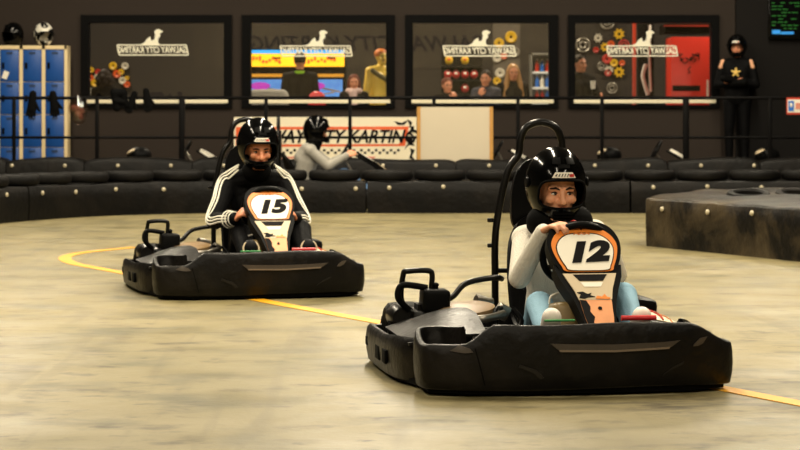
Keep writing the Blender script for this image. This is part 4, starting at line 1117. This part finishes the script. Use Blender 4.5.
spect(513, 73, 32.6, 'person with long blond hair and dark high-collared coat behind the third window', COAT, COAT, HAIRB, .1, hairf=longhair)
chin = lambda h: dict(elR=(-.12*h, -.15, .62*h), wrR=(-.03*h, -.16, .76*h))
spect(486, 79, 32.5, 'child with short dark hair and patterned navy top behind the third window, hand at mouth', NAVY, COAT, HAIRD, -.3, J=chin, hands={'R': ((.2, -.1, 1), (.2, .9, 0), (1, 0, .2), 50)}, tn='shirt')
spect(447, 86, 32.45, 'child with tied-back brown hair behind the third window, hand at mouth', COAT, COAT, HAIRR, .3, J=lambda h: dict(elL=(.13*h, -.13, .66*h), wrL=(.05*h, -.17, .78*h)), hands={'L': ((-.2, .1, 1), (-.2, .9, 0), (-1, 0, .2), 50)}, tn='shirt')
p, H, v = spect(354, 83, 32.5, 'person with dark red hair and pale pink scarf behind the second window', COAT, COAT, HAIRR, .05, hairf=bob)
b = MB(); n0 = v['neck']; 
for i in range(10):
    a = i*2*PI/10; c = a+2*PI/10; b.cap(n0+V((.085*math.cos(a), .07*math.sin(a)-.01, .01)), n0+V((.085*math.cos(c), .07*math.sin(c)-.01, .01)), .045, .045)
b.cap(n0+V((-.02, -.1, -.02)), n0+V((.0, -.14, -.2)), .06, .05); link('scarf', blob(b, .01, 3), SCARF, p)
p, H, v = spect(300, 62, 32.9, 'person in black jacket with lime collar, turned to the lit game machines', COAT, COAT, HAIRD, PI)
n0 = v['neck']; b = MB()
for i in range(10):
    a = i*2*PI/10; c = a+2*PI/10; b.cap(n0+V((.07*math.cos(a), .065*math.sin(a), .0)), n0+V((.07*math.cos(c), .065*math.sin(c), .0)), .024, .024)
link('collar', blob(b, .008, 3), HIVIS, p)
spect(580, 64, 32.6, 'person in dark clothes at the left side of the fourth window', COAT, COAT, HAIRD, .5, J=lambda h: dict(elL=(.15*h, -.08, .64*h), wrL=(.1*h, -.28, .66*h)))
cupo = MB().lathe([(0, 0), (.03, 0), (.04, .12), (.036, .12), (.028, .01), (0, .01)], Matrix(), 16).build('cup', WHITE, None, at(593, 89, 32.32)); tag(cupo, 'white cup held by the dark figure at the fourth window', 'cup')
spect(105, 78, 32.6, 'person with bushy brown hair silhouetted behind the leftmost window', COAT, COAT, HAIRD, PI*.85, hairf=lambda b, Q, s: [b.ell(Q(.11*math.cos(i*2.4)*math.sin(.4+i*.11), .02+.10*math.sin(i*2.4)*math.sin(.4+i*.11), .07-.2*i/20), (.05, .05, .05), 10, 8) for i in range(20)])
# golden figure
JS = standing(1.72)
st, H, v = person(JS, 'golden painted statue of a bare-shouldered figure at the right of the second window', None, GOLD, GOLD, GOLD, GOLD, .012, None, True, 1.0, cat='statue', topname='statue_torso', legname='statue_kilt', name='statue')
st.location = (gx(381, 32.9), 32.9, .395); st.rotation_euler = (0, 0, .5)
b = MB(); b.ell(H @ V((0, .02, .05)), (.1, .1, .08), 18, 12); link('headdress', blob(b, .01, 3), M('headdress_orange', (214, 120, 40), .5), st)
b = MB()
for i in range(12):
    t = i/11; b.ell((-.2+.36*t, -.11-.04*math.sin(t*PI), 1.38-.17*t-.03*math.sin(t*PI)), (.035, .03, .04), 10, 8)
link('sash', blob(b, .01, 3), M('sash_green', (92, 84, 40), .6, 0, .4, 20), st)
pd = MB().box((0, 0, .08), (.6, .5, .16)); o = pd.build('plinth', MATTB, None, (gx(381, 32.9), 32.9, FZ)); tag(o, 'small black plinth under the golden statue', 'plinth')
# game machines behind window two
GY = 34.2
for i, (xa, xb) in enumerate(((236, 297), (298, 345))):
    gm = empty('game_machine', (gx((xa+xb)/2, GY), GY, FZ)); tag(gm, ['lit game machine with yellow sign, left of the black jacket', 'lit game machine with yellow sign, right of the black jacket'][i], 'game machine', 'lit game machines')
    w = gx(xb, GY)-gx(xa, GY); z = lambda py: gz(py, GY)-FZ
    MB().span(-w/2, w/2, .05, .7, 0, z(49), .01).build('cabinet', BLK, gm)
    mq = MB().span(-w/2+.01, w/2-.01, 0, .06, z(66.5), z(53.5)).build('marquee', MARQ, gm)
    MB().span(-w/2+.01, w/2-.01, -.003, .06, z(53.5), z(50)).build('marquee_top', MARQB, gm)
    b = MB()
    rr = random.Random(20+i)
    for j in range(9): b.box((-.2+.05*j, -.004, z(60)+rr.uniform(-.035, .035)), (.035, .008, rr.uniform(.03, .075)), (0, rr.uniform(-.4, .4), 0), .008)
    b.build('marquee_print', M('marquee_red', (226, 70, 36), .4, emit=.7) if i == 0 else bpy.data.materials['marquee_red'], mq)
    b = MB(); b.box((.16, -.006, z(58)), (.12, .006, .025)); b.build('marquee_mark', INK, mq)
    MB().span(-w/2+.02, w/2-.02, -.1, .05, z(77), z(74)).build('shelf_light', M('shelf_glow', (216, 150, 40), .5, emit=.4) if i == 0 else bpy.data.materials['shelf_glow'], gm)
    sc_ = MB().span(-w/2+.04, w/2-.04, .02, .055, z(100), z(79.5)).build('game_screen', SCR, gm)
    b = MB(); b.ell((-.1, .015, z(86)), (.16, .01, .06), 12, 6); b.build('screen_glow', MAGENTA, sc_)
    b = MB(); b.box((.15, .014, z(90)), (.28, .006, .03), (0, .2, 0)); b.box((.05, .014, z(94)), (.3, .006, .025), (0, -.2, 0)); b.build('screen_shape', WHITE, sc_)
# chair backs near the second window
for (px, py, w, h, m, lb, nm) in ((268, 89, .62, .3, HOOD, 'grey padded seat back at the lower left of the second window', 'padded_seat'), (317, 91, .26, .22, REDP, 'red padded seat back in the middle of the second window', 'padded_seat')):
    e = empty(nm, (gx(px, 32.3), 32.3, FZ)); tag(e, lb, 'seat'); zt_ = gz(py, 32.3)-FZ
    b = MB(); b.cap((-w/2+.12, 0, zt_-.12), (w/2-.12, 0, zt_-.12), .12, .12, .6, (0, 1, 0)); b.cap((-w/2+.12, 0, zt_-.12), (-w/2+.1, 0, .7), .12, .1, .6, (0, 1, 0)); b.cap((w/2-.12, 0, zt_-.12), (w/2-.1, 0, .7), .12, .1, .6, (0, 1, 0)); b.cap((0, 0, zt_-.14), (0, 0, .7), .12, .1, .6, (0, 1, 0))
    link('backrest', blob(b, .014, 4), m, e)
    b = MB(); b.span(-w/2, w/2, .0, .45, .62, .72, .02); b.build('seat_pad', m, e); b = MB(); b.cyl((0, .2, 0), (0, .2, .64), .05); b.cyl((0, .2, 0), (0, .2, .03), .2); b.build('stand', STEELB, e)
# discs on the lounge wall
disc_n = 0
def disc(px, py, r, m, lb, grp, style=0):
    Y = 35.93; k = Y/F; R = r*k
    o = empty('wall_disc', (gx(px, Y), Y, gz(py, Y))); tag(o, lb, 'wall disc', grp)
    fr = frame3((0, 0, 0), (1, 0, 0), (0, 0, 1))
    if style == 0:
        MB().lathe([(R*.18, .0), (R*.3, .02), (R*.8, .03), (R, .02), (R, -.03), (R*.18, -.03), (R*.18, 0)], fr, 20).build('disc_plate', m, o); MB().lathe([(0, .01), (R*.18, .01), (R*.18, -.03), (0, -.03)], fr, 14).build('hub', MATTB, o)
    elif style == 1:
        MB().torus(fr, R*.82, R*.13, 28, 8).build('ring', m, o); MB().lathe([(0, .0), (R*.7, 0), (R*.7, -.03), (0, -.03)], fr, 20).build('disc_plate', MATTB, o); MB().torus(fr, R*.4, R*.12, 20, 8).build('inner_ring', m, o)
    else:
        pts = [(R*(1 if i % 2 else .62)*math.cos(i*PI/8), R*(1 if i % 2 else .62)*math.sin(i*PI/8)) for i in range(16)]
        MB().prism(pts, fr, -.02, .02).build('disc_plate', m, o); MB().lathe([(0, .03), (R*.25, .03), (R*.25, 0), (0, 0)], fr, 14).build('hub', MATTB, o)
N = {'y': (DISCY, 'yellow'), 'o': (DISCO, 'orange'), 'w': (DISCW, 'white'), 'r': (DISCR, 'red'), 's': (DISCS, 'steel grey')}
L1 = [(91, 70, 3, 'y', 'at the top of the left frame edge'), (98, 72, 3, 'r', 'left of the bushy hair'), (97, 77, 3, 'w', 'small, left of the bushy hair'), (95, 83, 4, 'y', 'low at the left frame edge'), (91, 78, 3, 'o', 'touching the left frame edge'), (113, 66, 4, 'y', 'highest of the cluster, above the bushy hair'),
      (125, 66, 3.6, 'w', 'upper right of the cluster'), (117, 74, 4, 'o', 'in the middle of the cluster'), (121, 72, 3, 'y', 'just left of the upper white disc'), (122.5, 80.5, 3.8, 'w', 'lower right of the cluster'), (127, 84.5, 3.2, 'o', 'lowest right of the cluster'), (127, 78, 2.2, 'y', 'smallest, at the right of the cluster'), (92, 92, 4, 'w', 'in the bottom left corner')]
for (px, py, r, c, w) in L1: disc(px, py, r, N[c][0], '%s wall disc seen through the leftmost window, %s' % (N[c][1], w), 'coloured wall discs')
L3 = [(499, 43, 5, 'y', 'left of the top pair'), (511, 37, 6, 'y', 'right of the top pair'), (497, 58, 4.5, 'w', 'left of the blond hair, upper'), (500, 73, 5, 'w', 'left of the blond hair, lower'), (497, 81, 4, 'y', 'lowest beside the blond hair'), (504, 56, 3.5, 'o', 'beside the lettering end'), (515, 52, 5, 's', 'right end of the lettering')]
for (px, py, r, c, w) in L3: disc(px, py, r, N[c][0], '%s wall disc seen through the third window, %s' % (N[c][1], w), 'coloured wall discs', 0)
L4 = [(583, 45, 8, 's', 'large ring at the left edge', 1), (607, 22, 8, 's', 'large ring at the top', 1), (612, 88, 6, 's', 'large ring low in the middle', 1), (598, 38, 5, 'w', 'star-shaped near the top left', 2), (619, 34, 6, 'y', 'star-shaped at the upper right', 2), (605, 47, 5, 'y', 'star-shaped left of the lettering', 2), (596, 50, 3, 'r', 'beside the large left ring', 0),
      (611, 44, 3.5, 'o', 'above the lettering', 0), (624, 45, 6, 'r', 'ring by the red edge', 1), (607, 59, 5, 'r', 'below the lettering', 0), (614, 63, 4, 'y', 'centre below the lettering', 0), (622, 63, 3, 'o', 'small, right below the lettering', 0), (602, 66, 5, 's', 'ring near the dark figure', 1), (609, 70, 5, 'w', 'star-shaped under the red one', 2), (619, 72, 6, 'y', 'star-shaped low in the middle', 2), (608, 73, 3.5, 'r', 'lowest red one', 0)]
for (px, py, r, c, w, st_) in L4: disc(px, py, r, N[c][0], '%s wall disc seen through the rightmost window, %s' % (N[c][1], w), 'coloured wall discs', st_)
# snack rack
SY = 34.6
rk = empty('snack_rack', (gx(462, SY), SY, FZ)); tag(rk, 'dark rack of snack bags behind the third window', 'rack')
z = lambda py: gz(py, SY)-FZ
MB().span(-.32, .32, .1, .14, 0, z(52)).build('rack_back', MATTB, rk)
for py in (66, 80, 94): MB().span(-.32, .32, -.06, .1, z(py)-.01, z(py)+.01).build('shelf', STEELB, rk)
def snack(px, py, m1, m2, lb):
    k = SY/F; o = empty('snack_bag', (gx(px, SY), SY+.02, gz(py, SY)+.012)); tag(o, lb, 'snack bag', 'snack bags on the rack')
    h = 9.5*k
    MB().ell((0, 0, h/2), (4*k, .045, h/2), 14, 10).build('bag', m1, o); MB().ell((0, -.012, h*.55), (2.6*k, .04, h*.22), 10, 8).build('bag_print', m2, o)
for i, (px, py) in enumerate(((448, 80), (456, 80), (465, 80), (474, 80), (465, 94), (449, 66), (465, 66))):
    y_ = i > 4
    snack(px, py-.4, DISCY if y_ else REDP, WHITE if not y_ else DISCO, ['red snack bag at the left end of the middle shelf', 'red snack bag second on the middle shelf', 'red snack bag third on the middle shelf', 'red snack bag at the right end of the middle shelf', 'red snack bag alone on the lowest shelf beside the child', 'yellow snack bag on the top shelf, left', 'yellow snack bag on the top shelf, right'][i])
# drinks fridge
DY = 34.4
fg = empty('drinks_fridge', (gx(542, DY), DY, FZ)); tag(fg, 'drinks fridge with lit shelves at the right of the third window', 'fridge')
w = gx(554, DY)-gx(531, DY); z = lambda py: gz(py, DY)-FZ
b = MB(); b.span(-w/2, w/2, .32, .38, 0, z(53)); b.span(-w/2, -w/2+.02, -.1, .32, 0, z(53)); b.span(w/2-.02, w/2, -.1, .32, 0, z(53)); b.span(-w/2, w/2, -.1, .32, z(55), z(53)); b.span(-w/2, w/2, -.1, .32, 0, .3); b.build('fridge_body', M('fridge_grey', (120, 118, 110), .5), fg)
for py in (72.5, 88, 103): MB().span(-w/2+.02, w/2-.02, -.06, .3, z(py)-.015, z(py)+.015).build('shelf', M('fridge_shelf', (214, 212, 200), .4, emit=.25) if py == 72.5 else bpy.data.materials['fridge_shelf'], fg)
for ri, (py, cols) in enumerate(((72.5, (DISCR, SIGNB, DISCR)), (88, (SIGNB, WHITE, SIGNB)), (103, (DISCR, REDP, SIGNB)))):
    for ci, m in enumerate(cols):
        px = 537+ci*5.2; o = empty('bottle', (gx(px, DY), DY, gz(py, DY)+.016))
        tag(o, 'drinks bottle on the %s fridge shelf, %s' % (['top', 'middle', 'bottom'][ri], ['left', 'middle', 'right'][ci]), 'bottle', 'bottles in the drinks fridge')
        MB().lathe([(0, 0), (.03, 0), (.032, .01), (.032, .1), (.026, .13), (.012, .16), (.012, .175), (0, .175)], Matrix(), 14).build('bottle_body', m, o); MB().lathe([(0, .175), (.013, .175), (.013, .19), (0, .19)], Matrix(), 10).build('cap', WHITE, o)
# wall pier in third window, door edge, poster and red machine in fourth
MB().span(gx(493, 35.98), gx(520, 35.98), 35.96, 36.02, FZ, 4.1).build('wall_pier', M('pier_grey', (92, 84, 72), .7), None); struct(bpy.data.objects['wall_pier'])
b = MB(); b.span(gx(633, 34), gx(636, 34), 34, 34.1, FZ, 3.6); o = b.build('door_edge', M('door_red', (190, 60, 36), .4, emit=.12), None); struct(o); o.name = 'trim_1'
pz = empty('poster_stand', (gx(646, 34.2), 34.2, FZ)); tag(pz, 'narrow dark display with white figure beside the red machine', 'display'); z = lambda py: gz(py, 34.2)-FZ
MB().span(gx(638, 34.2)-pz.location.x, gx(654, 34.2)-pz.location.x, 0, .05, 0, z(22)).build('display_panel', MATTB, pz)
b = MB(); k = 34.2/F; b.tube(cr([(0, -.01, z(64)), (-.05, -.01, z(75)), (-.02, -.01, z(85)), (.03, -.01, z(95))], 6), .03, 8, flat=.4); b.tube(cr([(.06, -.01, z(25)), (.05, -.01, z(55)), (.07, -.01, z(92))], 6), .02, 8, flat=.4); b.build('white_figure', WHITE, pz)
vm = empty('vending_machine', (gx(691, 33.6), 33.6, FZ)); tag(vm, 'red glowing vending machine with scribbled front in the rightmost window', 'vending machine'); z = lambda py: gz(py, 33.6)-FZ; xv = lambda p: gx(p, 33.6)-vm.location.x
MB().span(xv(671), xv(709.5), .0, .7, 0, z(37), .01).build('cabinet', VEND, vm)
MB().span(xv(665), xv(711), .02, .7, z(33), z(24)).build('machine_top', MATTB, vm); 
MB().span(xv(664), xv(709), 0, .03, z(26.5), z(25)).build('top_strip', SIGNR, vm)
MB().span(xv(672.5), xv(700), -.015, .03, z(91), z(85.5)).build('tray_slot', MATTB, vm)
b = MB(); rr = random.Random(9)
for i in range(12):
    px, py = rr.uniform(678, 700), rr.uniform(54, 72); b.tube(cr([(xv(px), -.006, z(py)), (xv(px+rr.uniform(-5, 5)), -.006, z(py+rr.uniform(-4, 4))), (xv(px+rr.uniform(-6, 6)), -.006, z(py+rr.uniform(-5, 5)))], 4), .008, 5)
b.build('scribble_print', INK, vm)
MB().span(xv(706.5), xv(708.5), -.01, .02, z(97), z(80)).build('coin_strip', WHITE, vm)

# ================================================================== light
def area(name, loc, sx, sy, power, col=(1, .86, .62), rot=(0, 0, 0)):
    l = bpy.data.lights.new(name, 'AREA'); l.shape = 'RECTANGLE'; l.size = sx; l.size_y = sy; l.energy = power; l.color = col
    o = bpy.data.objects.new(name, l); C.objects.link(o); o.location = loc; o.rotation_euler = rot; return o
for y, e in ((-3.5, 200), (4, 170), (12, 400), (17.5, 330), (22.5, 260), (27.2, 250)):  # ceiling rows; the first and last are added to brighten the end walls
    for x in (-4.5, 0, 4.5): area('hall_and_fill_lamp', (x, y, 5.6), .3, 3.6, e, (1, .88, .67))
for x in (-5, -1.7, 1.7, 5): area('lounge_lamp', (x, 33.4, 4.0), .6, .6, 120, (1, .86, .64))
w = bpy.data.worlds.new('world'); bpy.context.scene.world = w; w.use_nodes = True
w.node_tree.nodes['Background'].inputs[0].default_value = (1, .85, .65, 1); w.node_tree.nodes['Background'].inputs[1].default_value = .03

cam = bpy.data.cameras.new('camera'); co = bpy.data.objects.new('camera', cam); C.objects.link(co)
co.location = (0, 0, CZ); co.rotation_euler = (PI/2, 0, 0); cam.sensor_width = 36; cam.lens = 100; cam.shift_y = -(225-HY)/800
cam.clip_end = 200; cam.dof.use_dof = True; cam.dof.focus_distance = 9.9; cam.dof.aperture_fstop = 7
sc = bpy.context.scene; sc.camera = co
sc.view_settings.view_transform = 'Standard'; sc.view_settings.look = 'None'; sc.view_settings.gamma = 1; sc.view_settings.use_curve_mapping = False
sc.view_settings.exposure = 0.0
